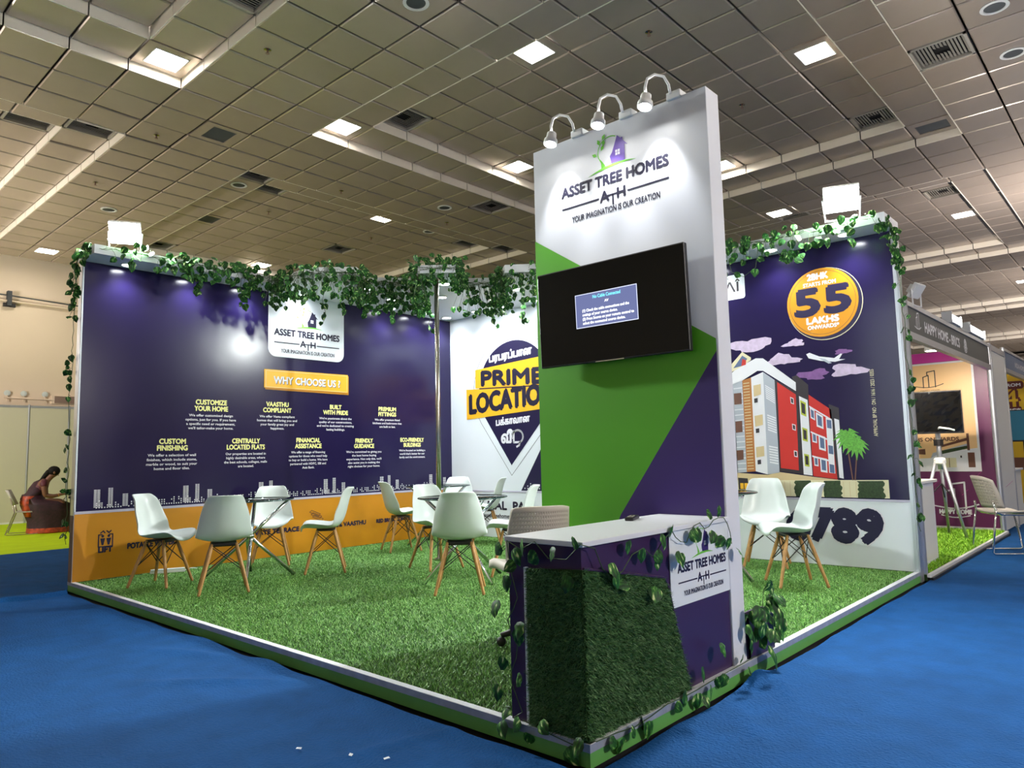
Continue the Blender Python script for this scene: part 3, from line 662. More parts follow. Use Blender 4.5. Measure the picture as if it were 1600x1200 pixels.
# the printed apartment building, its clouds, aeroplane, palms and hedge
pr = MB(); O = .0010
def pp(pts_, m, off=O): poly(pr, PB, pts_, M[m], off)
pp([(-1.9, .8), (-1.629, .866), (-1.629, 1.796), (-1.9, 1.72)], 'p_grey')
pp([(-1.629, 1.796), (-1.531, 1.821), (-1.532, .874), (-1.637, .866)], 'p_grey')
for k in range(16):
    z = .9 + k * .056; pp([(-1.63, z), (-1.535, z + .004), (-1.535, z + .012), (-1.63, z + .008)], 'p_white', O + .0006)
pp([(-1.53, 1.824), (-1.433, 1.846), (-1.437, .882), (-1.532, .874)], 'p_orange')
for k in range(30): z = .9 + k * .0305; pp([(-1.522, z), (-1.455, z + .004), (-1.455, z + .014), (-1.522, z + .01)], 'p_tan', O + .0006)
pp([(-1.433, 1.846), (-1.303, 1.892), (-1.313, .85), (-1.437, .882)], 'p_white'); pp([(-1.303, 1.892), (-1.188, 1.8), (-1.191, .866), (-1.313, .85)], 'p_grey')
W12 = lambda l, m, o: [pp(l[k:k + 4], m, o) for k in range(0, len(l), 4)]
W12([(-1.63, 1.694), (-1.546, 1.696), (-1.548, 1.579), (-1.629, 1.576), (-1.628, 1.399), (-1.554, 1.404), (-1.555, 1.287), (-1.628, 1.282), (-1.632, 1.098), (-1.557, 1.102), (-1.559, 1.003), (-1.629, .993)], 'p_brown', O + .0012)
W12([(-1.412, 1.761), (-1.335, 1.771), (-1.336, 1.664), (-1.414, 1.645), (-1.417, 1.447), (-1.331, 1.459), (-1.334, 1.352), (-1.416, 1.335), (-1.42, 1.127), (-1.335, 1.138), (-1.337, 1.036), (-1.421, 1.021)], 'p_tan', O + .0012)
for z in (1.62, 1.31, .99): pp([(-1.412, z - .04), (-1.375, z - .035), (-1.375, z + .01), (-1.412, z + .005)], 'p_dark', O + .0014)
lv = [(-1.289, 1.759), (-1.198, 1.695), (-1.198, 1.552), (-1.285, 1.611), (-1.284, 1.456), (-1.197, 1.419), (-1.197, 1.25), (-1.284, 1.285), (-1.283, 1.14), (-1.195, 1.121), (-1.196, .938), (-1.284, .954)]
for k in range(0, 12, 4):
    A_, B_, C_, D_ = lv[k:k + 4]
    for q_ in range(7):
        t0, t1 = q_ / 7, (q_ + .55) / 7; L_ = lambda p, r_, t: (p[0] + (r_[0] - p[0]) * t, p[1] + (r_[1] - p[1]) * t)
        pp([L_(A_, D_, t0), L_(B_, C_, t0), L_(B_, C_, t1), L_(A_, D_, t1)], 'p_white', O + .0012)
pp([(-1.188, 1.805), (-.973, 1.662), (-.952, .851), (-1.19, .882)], 'p_dark'); pp([(-1.163, 1.776), (-.983, 1.638), (-.997, .89), (-1.175, .914)], 'brick_red', O + .0006)
pp([(-1.012, 1.817), (-.963, 1.828), (-.857, 1.724), (-.869, .835), (-.952, .851), (-.973, 1.662)], 'p_dark', O + .0006)
pp([(-.952, 1.62), (-.872, 1.575), (-.868, .84), (-.952, .851)], 'p_white', O + .0012); pp([(-.863, 1.63), (-.656, 1.468), (-.639, .806), (-.861, .835)], 'brick_red', O + .0006)
pp([(-.71, 1.397), (-.652, 1.364), (-.655, .859), (-.71, .866)], 'p_white', O + .0012); pp([(-.675, 1.523), (-.582, 1.479), (-.588, .814), (-.639, .813)], 'p_dark', O + .0006)
pp([(-.632, 1.383), (-.589, 1.365), (-.581, .811), (-.62, .821)], 'p_white', O + .0012)
pp([(-1.65, 1.905), (-1.576, 1.96), (-1.371, 2.04), (-1.295, 2.032), (-.976, 1.757), (-.978, 1.67), (-1.302, 1.904), (-1.361, 1.909), (-1.531, 1.821), (-1.65, 1.79)], 'p_white', O + .0016)
def frame_win(l, mf, mi, o):
    c_ = (sum(p[0] for p in l) / 4, sum(p[1] for p in l) / 4); pp(l, mf, o); pp([(c_[0] + (p[0] - c_[0]) * .62, c_[1] + (p[1] - c_[1]) * .72) for p in l], mi, o + .0004)
for l in ([(-1.04, 1.618), (-1.006, 1.6), (-1.006, 1.54), (-1.037, 1.554)], [(-1.037, 1.35), (-1.002, 1.338), (-1.003, 1.279), (-1.035, 1.292)], [(-1.035, 1.086), (-1.001, 1.078), (-1.001, 1.018), (-1.034, 1.026)]): frame_win(l, 'p_white', 'p_dark', O + .0018)
for l in ([(-.944, 1.58), (-.889, 1.548), (-.892, 1.411), (-.943, 1.438)], [(-.94, 1.311), (-.89, 1.291), (-.893, 1.166), (-.941, 1.183)], [(-.937, 1.053), (-.89, 1.041), (-.891, .923), (-.936, .933)]): frame_win(l, 'p_lime', 'p_dark', O + .0018)
w2 = [(-.8, 1.453), (-.734, 1.411), (-.736, 1.284), (-.799, 1.313), (-.855, 1.503), (-.811, 1.474), (-.811, 1.371), (-.852, 1.398), (-.789, 1.235), (-.725, 1.207), (-.727, 1.072), (-.789, 1.092), (-.85, 1.261), (-.806, 1.241), (-.805, 1.151), (-.848, 1.164), (-.789, 1.015), (-.723, .999), (-.725, .866), (-.787, .877), (-.846, 1.025), (-.804, 1.015), (-.805, .928), (-.844, .935)]
for k in range(0, 24, 4): frame_win(w2[k:k + 4], 'p_white', 'p_blue', O + .0018)
for z in (1.345, 1.10, .92): pp([(-.702, z - .05), (-.66, z - .06), (-.66, z + .02), (-.702, z + .03)], 'p_blue', O + .0018)
for za, zb in ((1.52, 1.375), (1.27, 1.165), (1.035, .975)): pp([(-.86, za), (-.654, zb), (-.654, zb - .015), (-.86, za - .015)], 'p_white', O + .002)
pp([(-1.66, 1.985), (-1.514, 2.123), (-1.422, 2.054), (-1.423, 2.029), (-1.522, 1.972), (-1.66, 1.915)], 'p_cream', O + .0018)
pp([(-1.62, 1.96), (-1.515, 2.085), (-1.46, 2.045), (-1.53, 1.975)], 'p_blue', O + .002); pp([(-1.53, 1.975), (-1.515, 2.05), (-1.475, 2.03), (-1.48, 1.985)], 'brick_red', O + .0024)
pp([(-1.9, .866), (-1.637, .866), (-1.313, .845), (-1.19, .874), (-.862, .828), (-.632, .801), (-.634, .783), (-1.9, .783)], 'p_tan')
pp([(-1.9, .787), (-.194, .802), (-.194, .636), (-1.9, .637)], 'p_cream', O + .0002)
for k in range(17): a = -1.15 + k * .056; pp([(a, .64), (a + .004, .64), (a + .004, .785), (a, .785)], 'p_tan', O + .0006)
for a0, a1 in ((-1.045, -.896), (-.776, -.606), (-.456, -.236)):
    pts_ = [(a0 + random.uniform(-.012, .012), .635 + .155 * t) for t in np.linspace(0, 1, 9)]; pts2 = [(a1 + random.uniform(-.012, .012), .635 + .158 * t) for t in np.linspace(1, 0, 9)]
    pp(pts_ + pts2, 'p_hedge', O + .001)
pp([(-1.631, .816), (-1.527, .809), (-1.516, .694), (-1.629, .692)], 'p_dark', O + .001); pp([(-1.61, .76), (-1.575, .76), (-1.575, .7), (-1.61, .7)], 'gold', O + .0014); pp([(-1.565, .76), (-1.53, .76), (-1.53, .7), (-1.565, .7)], 'gold', O + .0014)
for (a, z), (c, z2) in (((-.523, 1.046), (-.501, .8)), ((-.453, 1.022), (-.48, .8))): stroke(pr, PB, [(a - .012, z + .12), (a, z), (c, z2)], .011, M['p_brown'], O + .001)
for cx, cz, L_, n_ in ((-.528, 1.195, .135, 15), (-.448, 1.125, .125, 14)):
    for k in range(n_):
        t = 2 * math.pi * k / n_ + .2; L2 = L_ * random.uniform(.75, 1.1); ex, ez = cx + L2 * math.cos(t), cz + L2 * math.sin(t) * .85 - .03
        mx_, mz_ = cx + L2 * .55 * math.cos(t), cz + L2 * .6 * math.sin(t) + .012; nx_, nz_ = -math.sin(t) * .016, math.cos(t) * .016
        pp([(cx, cz), (mx_ + nx_, mz_ + nz_), (ex, ez), (mx_ - nx_, mz_ - nz_)], 'p_green', O + .0014 + .00003 * k)
for cx, cz, w_, h_, m_ in ((-1.43, 2.17, .42, .17, 'p_cloud'), (-.968, 2.142, .21, .085, 'p_cloud'), (-1.10, 1.985, .33, .13, 'p_cloud'), (-.80, 1.81, .28, .13, 'p_cloud2'), (-.473, 1.822, .33, .14, 'p_cloud'), (-.512, 2.01, .16, .06, 'p_cloud2')):
    r = random.Random(int(cx * 1000)); n_ = 22
    pts_ = []
    for k in range(n_):
        t = 2 * math.pi * k / n_; q_ = 1 + .22 * math.sin(3 * t + cx * 9) + r.uniform(-.16, .16); pts_.append((cx + w_ / 2 * q_ * math.cos(t), cz + h_ / 2 * q_ * math.sin(t) * (1 if math.sin(t) > 0 else .6)))
    pp(pts_, m_, O - .0004)
pp([(-.857, 2.025), (-.825, 2.037), (-.736, 1.991), (-.595, 1.96), (-.534, 1.997), (-.52, 1.992), (-.552, 1.945), (-.494, 1.939), (-.59, 1.923), (-.724, 1.947), (-.836, 1.983)], 'p_white', O + .0008)
pp([(-.74, 1.975), (-.68, 1.96), (-.62, 1.915), (-.65, 1.912)], 'p_grey', O + .0012)
pr.build('apartment_picture', pp_)

# ------------------------------------------------------------------ white header beam and stepped corner canopy
cano = empty('header_canopy', (0, 0, 0), 0, 'white header beam along both booth walls widening into a stepped corner canopy', 'canopy')
OUT = [(-6.1, -.02), (-5.63, -.02), (-5.63, 1.9), (-5.05, 1.88), (-4.88, 2.03), (-4.66, 2.26), (-4.95, 2.60), (-4.62, 3.06), (-4.16, 2.70), (-3.86, 2.98), (-4.28, 3.42), (-3.95, 3.73), (-3.5, 3.38), (-3.2, 3.62), (-3.2, 4.53), (.015, 4.53), (.015, 4.97), (-6.1, 4.97)]
b = MB(); b.prism(OUT, H + .002, H + .09, M['white']); b.build('soffit_board', cano)
pole = empty('support_pole', (-4.197, 3.002, 0), 0, 'stainless steel pole holding up the corner canopy', 'pole')
b = MB(); b.lathe([(.026, .01), (.026, H)], M['steel'], 20); b.build('tube', pole, True)
b = MB(); b.lathe([(.06, 0), (.06, .012), (.03, .02)], M['steel'], 20); b.build('foot_flange', pole)
b = MB(); b.lathe([(.03, H - .02), (.06, H - .012), (.06, H)], M['steel'], 20); b.build('head_flange', pole)

def spot(loc, aim, watts, size, blend, rad=.03, col=(1, 1, 1), parent=None):
    l = bpy.data.lights.new('lamp_light', 'SPOT'); l.energy = watts; l.spot_size = math.radians(size); l.spot_blend = blend; l.shadow_soft_size = rad; l.color = col
    o = bpy.data.objects.new('lamp_light', l); COL.objects.link(o); o.location = loc
    o.rotation_euler = (Vector(aim) - Vector(loc)).to_track_quat('-Z', 'Y').to_euler(); 
    if parent is not None: o.parent = parent
    return o
DL = [(-5.84, .36, 'under the purple wall beam, nearest its free end'), (-5.84, 1.02, 'under the purple wall beam, second from its free end'), (-5.84, 1.65, 'under the purple wall beam, third from its free end'), (-5.84, 2.36, 'above the logo panel'),
      (-5.11, 2.72, 'in the canopy block nearest the logo panel'), (-5.36, 3.29, 'in the canopy left of the pole'), (-5.80, 3.62, 'by the wall left of the pole'), (-5.80, 4.16, 'by the wall just left of the inner corner'), (-5.80, 4.62, 'in the inner corner of the walls'),
      (-4.30, 3.22, 'right behind the head of the pole'), (-4.84, 3.66, 'second behind the pole'), (-5.2, 4.62, 'over the left edge of the white panel'), (-4.5, 4.26, 'in the canopy over the location pin'), (-4.75, 4.66, 'by the white panel above the pin'), (-4.2, 4.66, 'by the white panel beside the pillar edge'), (-3.92, 4.05, 'in the canopy block beside the pillar'),
      (-2.6, 4.66, 'under the right beam, hidden by the pillar'), (-1.78, 4.66, 'under the right beam beside the pillar'), (-1.07, 4.66, 'under the right beam above the price badge'), (-.36, 4.66, 'under the right beam below the floodlight')]
def downlight(x, y, label):
    t = empty('downlight', (x, y, H), 0, 'small round recessed downlight ' + label, 'downlight', 'downlights in the header canopy')
    q = MB(); q.lathe([(.072, .004), (.072, -.01), (.06, -.014), (.06, -.002)], M['white_metal'], 20, cap=False); bz_ = q.build('bezel', t, True)
    q = MB(); q.lathe([(.06, -.006), (.035, -.012), (.001, -.013)], M['downlight'], 16, cap=False); q.build('lens', t)
    spot((0, 0, -.02), (0, 0, -1), DOWN_W, 128, .8, .035, (.92, .96, 1), t)
for a in DL: downlight(*a)

# floodlights standing on the beam
def area_light(parent, loc, dr, watts, col, sx, sy):
    l = bpy.data.lights.new('lamp_light', 'AREA'); l.energy = watts; l.shape = 'RECTANGLE'; l.size = sx; l.size_y = sy; l.color = col
    o = bpy.data.objects.new('lamp_light', l); COL.objects.link(o); o.parent = parent; o.location = loc
    o.rotation_euler = Vector(dr).to_track_quat('-Z', 'Y').to_euler(); return o
def floodlight(loc, aim, s, watts, label, lit=True, col=(.93, 1, .97)):
    loc = Vector(loc); t = empty('floodlight', loc, 0, label, 'floodlight')
    z = (Vector(aim) - loc).normalized(); x = z.cross(Vector((0, 0, 1))).normalized(); y = x.cross(z)
    mt_ = Matrix(((x.x, y.x, z.x, 0), (x.y, y.y, z.y, 0), (x.z, y.z, z.z, 0), (0, 0, 0, 1)))
    q = MB(); q.box((-s, -s * .82, -.045), (s, s * .82, -.008), M['white_metal'], mt_); q.box((-s * .6, -s * .5, -.07), (s * .6, s * .5, -.045), M['white_metal'], mt_); hs_ = bevel(q.build('housing', t), .006)
    for k in range(5):
        q = MB(); a = -s * .5 + k * s * .25; q.box((a - .004, -s * .45, -.088), (a + .004, s * .45, -.07), M['white_metal'], mt_); q.build('cooling_fin', hs_)
    q = MB(); q.box((-s * .92, -s * .74, -.008), (s * .92, s * .74, -.002), M['flood'] if lit else M['white_metal'], mt_); q.build('lens', t)
    q = MB(); d0 = mt_ @ Vector((-s * 1.05, 0, -.03)); d1 = mt_ @ Vector((s * 1.05, 0, -.03)); f0 = Vector((d0.x * .9, d0.y * .9, -s * .82 - .06)); f1 = Vector((d1.x * .9, d1.y * .9, -s * .82 - .06))
    q.tube([d0, f0, f1, d1], .008, M['white_metal'], 6); q.build('bracket', t)
    if lit:
        l = bpy.data.lights.new('lamp_light', 'AREA'); l.energy = watts; l.size = s * 1.7; l.color = col; l.spread = math.radians(180)
        o = bpy.data.objects.new('lamp_light', l); COL.objects.link(o); o.parent = t; o.location = z * .02; o.rotation_euler = z.to_track_quat('-Z', 'Y').to_euler()
    return t
floodlight((-5.82, .31, H + .30), (-2.6, -1.4, .3), .145, FLOOD_W, 'glaring white floodlight on the purple wall beam, left end')
floodlight((-.36, 4.62, H + .32), (.9, .9, .3), .155, FLOOD_W, 'glaring white floodlight on the right beam above the price badge')

# ------------------------------------------------------------------ tall pillar with its print, lamps and television
PX0, PX1, PY, PT, PH = -1.277, -.018, 1.271, .148, 3.115
pil = empty('display_pillar', ((PX0 + PX1) / 2, PY + PT / 2, 0), 0, 'tall white display pillar with green and purple panels carrying the television', 'pillar')
def rel(o, root): o.location = -Vector(root.location); return o
b = MB(); b.box((PX0, PY, 0), (PX1, PY + PT, PH), M['white']); rel(bevel(b.build('body', pil), .003, 1), pil)
PP = Plane((0, PY - .001, 0), (1, 0, 0), (0, -1, 0))
b = MB(); poly(b, PP, [(PX0, 2.505), (PX0, .02), (-.68 - .35, .02), (-.68, .739), (PX1 - .012, 1.635), (PX1 - .012, 1.70)], M['green'], .0005); rel(b.build('green_panel', pil), pil)
b = MB(); poly(b, PP, [(-.68 - .35, .02), (PX1 - .012, .02), (PX1 - .012, 1.635), (-.68, .739)], M['purple_pillar'], .0005); rel(b.build('purple_panel', pil), pil)
b = MB(); brand_logo(b, PP, -.655, 2.735, .775, .0012, M['ink'], mat('house_purple', rgb(104, 78, 168), .45)); rel(b.build('logo_print', pil), pil)
for k, (x, w) in enumerate(((-.965, 'nearest the pillar left edge'), (-.60, 'middle of the three'), (-.275, 'nearest the pillar right edge'))):
    t = empty('arm_spotlight', (x, PY, PH), 0, 'white arm spotlight on the pillar top, ' + w, 'spotlight', 'arm lamps on the pillar')
    q = MB(); q.box((.02, -.02, -.012), (.11, .06, .034), M['white_metal']); bevel(q.build('driver_box', t), .006)
    q = MB(); q.tube([(.05, -.02, .02), (.05, -.035, .07), (.035, -.06, .115), (.0, -.10, .125), (-.03, -.13, .10), (-.04, -.14, .05), (-.04, -.14, .0)], .0085, M['white_metal'], 8); q.build('gooseneck', t, True)
    mt_ = Matrix.Translation((-.04, -.14, -.02)) @ Matrix.Rotation(math.radians(-14), 4, 'X')
    q = MB(); q.lathe([(.018, .03), (.03, .022), (.033, -.02), (.043, -.026), (.045, -.055), (.038, -.058)], M['white_metal'], 18, mt_, cap=False); hd_ = q.build('head', t, True)
    q = MB(); q.lathe([(.038, -.05), (.001, -.052)], M['lamp'], 16, mt_, cap=False); q.build('lens', hd_)
    spot((-.04, -.145, -.085), (-.04, -.02, -.50), ARM_W, 62, .7, .03, (.95, .97, 1), t)
tv = empty('television', (-.662, PY - .075, 1.939), 0, 'black flat television on the pillar showing a no-cable message', 'television')
tv.rotation_euler = (math.radians(2), 0, math.radians(.5))
b = MB(); b.box((-.518, -.018, -.298), (.518, .02, .298), M['dark']); b.box((-.3, .02, -.18), (.3, .045, .16), M['dark']); bevel(b.build('housing', tv), .005)
b = MB(); b.box((-.512, -.0195, -.288), (.512, -.018, .290), M['screen']); scr_ = b.build('screen', tv)
b = MB(); b.box((-.15, .045, -.12), (.15, .075, .12), M['black']); b.build('wall_mount', tv)
b = MB(); b.box((-.1, -.0205, -.2985), (.1, -.012, -.294), M['chrome']); b.build('chrome_edge', tv)
TP = Plane((0, -.0196, 0), (1, 0, 0), (0, -1, 0))
b = MB(); A0, A1, B0, B1 = -.222, .208, -.08, .117
poly(b, TP, rect(A0 - .004, B0 - .004, A1 + .004, B1 + .004), M['osd_line'], .0006); poly(b, TP, rect(A0, B0, A1, B1), M['osd'], .0010)
text(b, TP, 'No Cable Connected', -.095, .10, .085, .019, M['osd_cyan'], .0016, bold=.0008); text(b, TP, 'AV', -.012, .016, .052, .014, M['osd_txt'], .0016, bold=.0008)
for k, (t_, w_) in enumerate((('(1) Check the cable connections and the', .33), ('settings of your source device.', .25), ('(2) Press Source on your remote control to', .36), ('select the connected source device.', .30))):
    text(b, TP, t_, -.175, -.175 + w_, .012 - k * .0255, .0155, M['osd_txt'], .0016, bold=.0008, res=2)
b.build('screen_message', scr_)

# ------------------------------------------------------------------ counter
ct = empty('reception_counter', (-.22, .63, 0), 0, 'purple reception counter with grass-covered front corner and white top', 'counter')
CZ = .757
b = MB(); b.box((-.415, .018, .002), (-.028, PY - .004, CZ - .022), M['purple_counter']); rel(b.build('carcass', ct), ct)
b = MB(); b.box((-.425, .0, CZ - .022), (-.006, PY - .003, CZ), M['white']); rel(bevel(b.build('worktop', ct), .003), ct)
# raised grass clad boards, one each face
CF = Plane((-.026, 0, 0), (0, 1, 0), (1, 0, 0)); CL = Plane((0, .018, 0), (1, 0, 0), (0, -1, 0))
gp = [(.0, .004), (.80, .004), (.632, .50), (.60, .535), (.0, .648)]
b = MB(); b.prism(gp, 0, .014, M['soil'], CF.P, CF.A, CF.B, CF.N); rel(b.build('grass_board', ct), ct)
b = MB(); b.prism([(-.305, .004), (-.012, .004), (-.012, .648), (-.305, .63)], 0, .014, M['soil'], CL.P, CL.A, CL.B, CL.N); rel(b.build('grass_board', ct), ct)
b = MB(); b.tube([(-.012, a, z) for a, z in ((.803, .004), (.638, .50), (.605, .538), (.01, .652))], .006, M['purple_counter'], 6); rel(b.build('board_edging', ct), ct)
b = MB(); b.box((-.316, -.001, .01), (-.306, .018, .635), M['paper']); rel(b.build('white_edge_strip', ct), ct)
def in_poly(pts, poly_):
    x, y = pts[:, 0], pts[:, 1]; c = np.zeros(len(pts), bool); n = len(poly_)
    for i in range(n):
        (x1, y1), (x2, y2) = poly_[i], poly_[(i + 1) % n]
        c ^= ((y1 > y) != (y2 > y)) & (x < (x2 - x1) * (y - y1) / (y2 - y1 + 1e-12) + x1)
    return c
q = rng.uniform(0, 1, (26000, 2)) * [.8, .65]; q = q[in_poly(q, gp)]
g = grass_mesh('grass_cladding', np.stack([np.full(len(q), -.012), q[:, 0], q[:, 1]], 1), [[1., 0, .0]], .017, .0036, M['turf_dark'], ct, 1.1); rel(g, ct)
q = rng.uniform(0, 1, (11000, 2)) * [.293, .63] + [-.305, .004]
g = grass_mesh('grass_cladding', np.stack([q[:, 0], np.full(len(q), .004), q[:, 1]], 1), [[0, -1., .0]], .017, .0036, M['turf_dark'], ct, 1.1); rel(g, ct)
b = MB(); b.prism([(.682, .385), (PY + .0, .385), (PY + .0, .757), (.682, .757)], 0, .004, M['paper'], CF.P, CF.A, CF.B, CF.N); rel(b.build('logo_panel', ct), ct)
b = MB(); brand_logo(b, CF, .992, .537, .487, .0052, M['navy'], M['purple_pillar']); rel(b.build('logo_print', ct), ct)
rc = empty('remote_control', (-.36, .90, CZ), math.radians(112), 'black remote control lying on the white counter top', 'remote')
b = MB(); b.box((-.085, -.022, 0), (.085, .022, .018), M['dark']); rb_ = bevel(b.build('body', rc), .005)
for k in range(8):
    q = MB(); q.lathe([(.005, .018), (.005, .021)], M['grey_mesh'], 8, Matrix.Translation((-.055 + .02 * (k // 2), -.009 + .018 * (k % 2), 0))); q.build('button', rb_)
pb = empty('planter_box', (-.045, 1.575, 0), 0, 'purple planter box tucked behind the pillar side', 'planter')
b = MB()
for a, c in (((-.04, -.145, 0), (.04, -.135, .215)), ((-.04, .165, 0), (.04, .175, .215)), ((-.04, -.145, 0), (-.03, .175, .215)), ((.03, -.145, 0), (.04, .175, .215))): b.box(a, c, M['purple_counter'])
b.build('box', pb)
b = MB(); b.box((-.03, -.135, .17), (.03, .165, .18), M['soil']); b.build('soil', pb)

# ------------------------------------------------------------------ chairs and tables
def shell_mesh():
    prof = [(.232, .402, .13), (.238, .432, .185), (.205, .447, .212), (.12, .440, .226), (.03, .430, .232), (-.06, .428, .232), (-.125, .446, .230), (-.168, .49, .226), (-.194, .56, .214), (-.212, .64, .198), (-.23, .715, .180), (-.248, .775, .154), (-.266, .808, .141), (-.274, .818, .118)]
    nu = 13; v = []
    for i, (x, z, w) in enumerate(prof):
        back = max(0., min(1., (i - 4) / 4)); 
        for k in range(nu):
            u = -1 + 2 * k / (nu - 1); a = abs(u) ** 2.2
            v.append((x + back * (.115 if i < 9 else .09) * a * (1 if i < 12 else .7), u * w, z + (1 - back) * .046 * a * (1 if i > 1 else .3) - .012 * (1 - back) * (1 - a)))
    f = [(i * nu + k, i * nu + k + 1, (i + 1) * nu + k + 1, (i + 1) * nu + k) for i in range(len(prof) - 1) for k in range(nu - 1)]
    return v, f
def make_chair():
    t = empty('shell_chair')
    m = MB(); v, f = shell_mesh(); m.add(v, f, M['shell']); s = m.build('seat_shell', t, True)
    so = s.modifiers.new('thick', 'SOLIDIFY'); so.thickness = .009; so.offset = 0
    ss = s.modifiers.new('smooth', 'SUBSURF'); ss.levels = 1; ss.render_levels = 1
    m = MB(); m.box((-.09, -.10, .398), (.09, .10, .410), M['black']); m.build('under_frame', t)
    for sx in (-1, 1):
        m = MB(); m.tube([(sx * .08, -.105, .392), (sx * .08, .105, .392)], .011, M['black'], 8); m.build('cross_bar', t)
    T = {}; F = {}
    for sx in (-1, 1):
        for sy in (-1, 1):
            a = Vector((sx * .080, sy * .095, .405)); c = Vector((sx * .19, sy * .195, .0)); T[sx, sy], F[sx, sy] = a, c
            m = MB(); m.tube([a, a.lerp(c, .25), a.lerp(c, .97), c], [.012, .0165, .0125, .011], M['wood'], 9); m.build('leg', t, True)
    L = lambda k, q: T[k].lerp(F[k], q)
    cs = [(-1, -1), (1, -1), (1, 1), (-1, 1)]
    for k in range(4):
        a, c = cs[k], cs[(k + 1) % 4]
        for p, q in ((a, c), (c, a)):
            m = MB(); m.tube([L(p, .06), L(q, .56)], .0042, M['black'], 6); m.build('wire_brace', t)
    return t
chair0 = make_chair()
ZT = .0
CH = [(-5.17, .48, 34, 'white shell chair at the outer end of the purple wall, seen in profile'), (-4.37, .68, 156, 'white shell chair with its back to us at the nearest purple-wall table'), (-5.48, 1.74, -32, 'white shell chair facing us behind the table at the purple wall'),
      (-4.56, 1.82, -125, 'white shell chair in profile on the pole side of the purple-wall table'), (-2.68, 1.87, 134, 'white shell chair with its back to us, nearest in the middle of the turf'), (-3.80, 2.60, -8, 'white shell chair squeezed between the middle table and the pole'),
      (-2.92, 2.77, -138, 'white shell chair half hidden behind the counter, facing the middle table'), (-5.17, 3.26, 68, 'white shell chair turned to the purple wall, left of the pole'), (-5.46, 4.46, -50, 'white shell chair facing us in front of the location pin, beyond the farthest table'),
      (-4.82, 4.36, -140, 'white shell chair in profile before the white panel, near its bottom text'), (-1.22, 4.52, -72, 'white shell chair facing us before the apartment picture'), (-.64, 3.72, -140, 'white shell chair in profile in front of the phone number')]
for n_, (x, y, a, lab) in enumerate(CH):
    o = chair0 if n_ == 0 else copy_tree(chair0)
    o.location = (x, y, ZT); o.rotation_euler = (0, 0, math.radians(a)); tag(o, lab, 'chair', 'white shell chairs on wooden legs')
def make_table():
    t = empty('glass_table')
    m = MB(); m.lathe([(.0005, .722), (.405, .722), (.405, .732), (.0005, .732)], M['glass'], 48, cap=False); m.build('glass_top', t, True)
    m = MB(); m.lathe([(.405, .7215), (.411, .724), (.411, .730), (.405, .7325)], M['glass_edge'], 48, cap=False); m.build('glass_edge', t, True)
    for k in range(4):
        an = math.radians(45 + 90 * k); of = Vector((-math.sin(an), math.cos(an), 0)) * .02
        a = Vector((math.cos(an), math.sin(an), 0))
        m = MB(); m.tube([a * .42 + of, a * -.36 + of + Vector((0, 0, .716))], .0165, M['chrome'], 12); m.build('leg', t, True)
        m = MB(); m.lathe([(.018, .712), (.026, .716), (.026, .7215)], M['chrome'], 14, Matrix.Translation(a * -.36 + of)); m.build('pad', t)
    m = MB(); m.lathe([(.03, .37), (.05, .375), (.05, .40), (.03, .405)], M['chrome'], 18, cap=False); m.build('centre_collar', t, True)
    return t
table0 = make_table()
for n_, (x, y, a, lab) in enumerate([(-4.85, 1.16, 12, 'round glass table with crossed chrome legs nearest the yellow panel'), (-3.1, 2.31, 33, 'round glass table in the middle of the turf, left of the counter'), (-5.3, 3.98, 20, 'round glass table in the inner corner behind the pole'), (-1.37, 3.72, 28, 'round glass table behind the pillar, before the apartment picture')]):
    o = table0 if n_ == 0 else copy_tree(table0)
    o.location = (x, y, ZT); o.rotation_euler = (0, 0, math.radians(a)); tag(o, lab, 'table', 'round glass tables')
tl = empty('tube_light', (-5.80, .80, .02), math.radians(66), 'white tube light lying on the turf below the yellow panel', 'tube light')
b = MB(); b.box((-.16, -.014, -.015), (.16, .014, .008), M['white_metal']); b.tube([(-.155, 0, .016), (.155, 0, .016)], .012, M['shell'], 10); bevel(b.build('batten', tl), .002)
b = MB(); b.tube([(.16, 0, 0), (.21, .02, .012), (.25, .05, .004), (.27, .1, -.006)], .004, M['white_metal'], 6); b.build('cable', tl)

def perforated(name, fn, nu, nv, m, parent, frac=.36, th=.012):
    """fn(u,v)->point, grid of cells each with a square hole"""
    mb = MB()
    for i in range(nu):
        for j in range(nv):
            solid = i in (0, nu - 1) or j in (0, nv - 1)
            c = [fn((i + a) / nu, (j + b_) / nv) for a, b_ in ((0, 0), (1, 0), (1, 1), (0, 1))]
            if solid: mb.add(c, [(0, 1, 2, 3)], m); continue
            lo, hi = .5 - frac / 2, .5 + frac / 2
            h_ = [fn((i + a) / nu, (j + b_) / nv) for a, b_ in ((lo, lo), (hi, lo), (hi, hi), (lo, hi))]
            mb.add(c + h_, [(k, (k + 1) % 4, 4 + (k + 1) % 4, 4 + k) for k in range(4)], m)
    o = mb.build(name, parent); bm = bmesh.new(); bm.from_mesh(o.data); bmesh.ops.remove_doubles(bm, verts=bm.verts, dist=1e-5); bm.to_mesh(o.data); bm.free()
    for p in o.data.polygons: p.use_smooth = True
    so = o.modifiers.new('thick', 'SOLIDIFY'); so.thickness = th; so.offset = 0
    return o
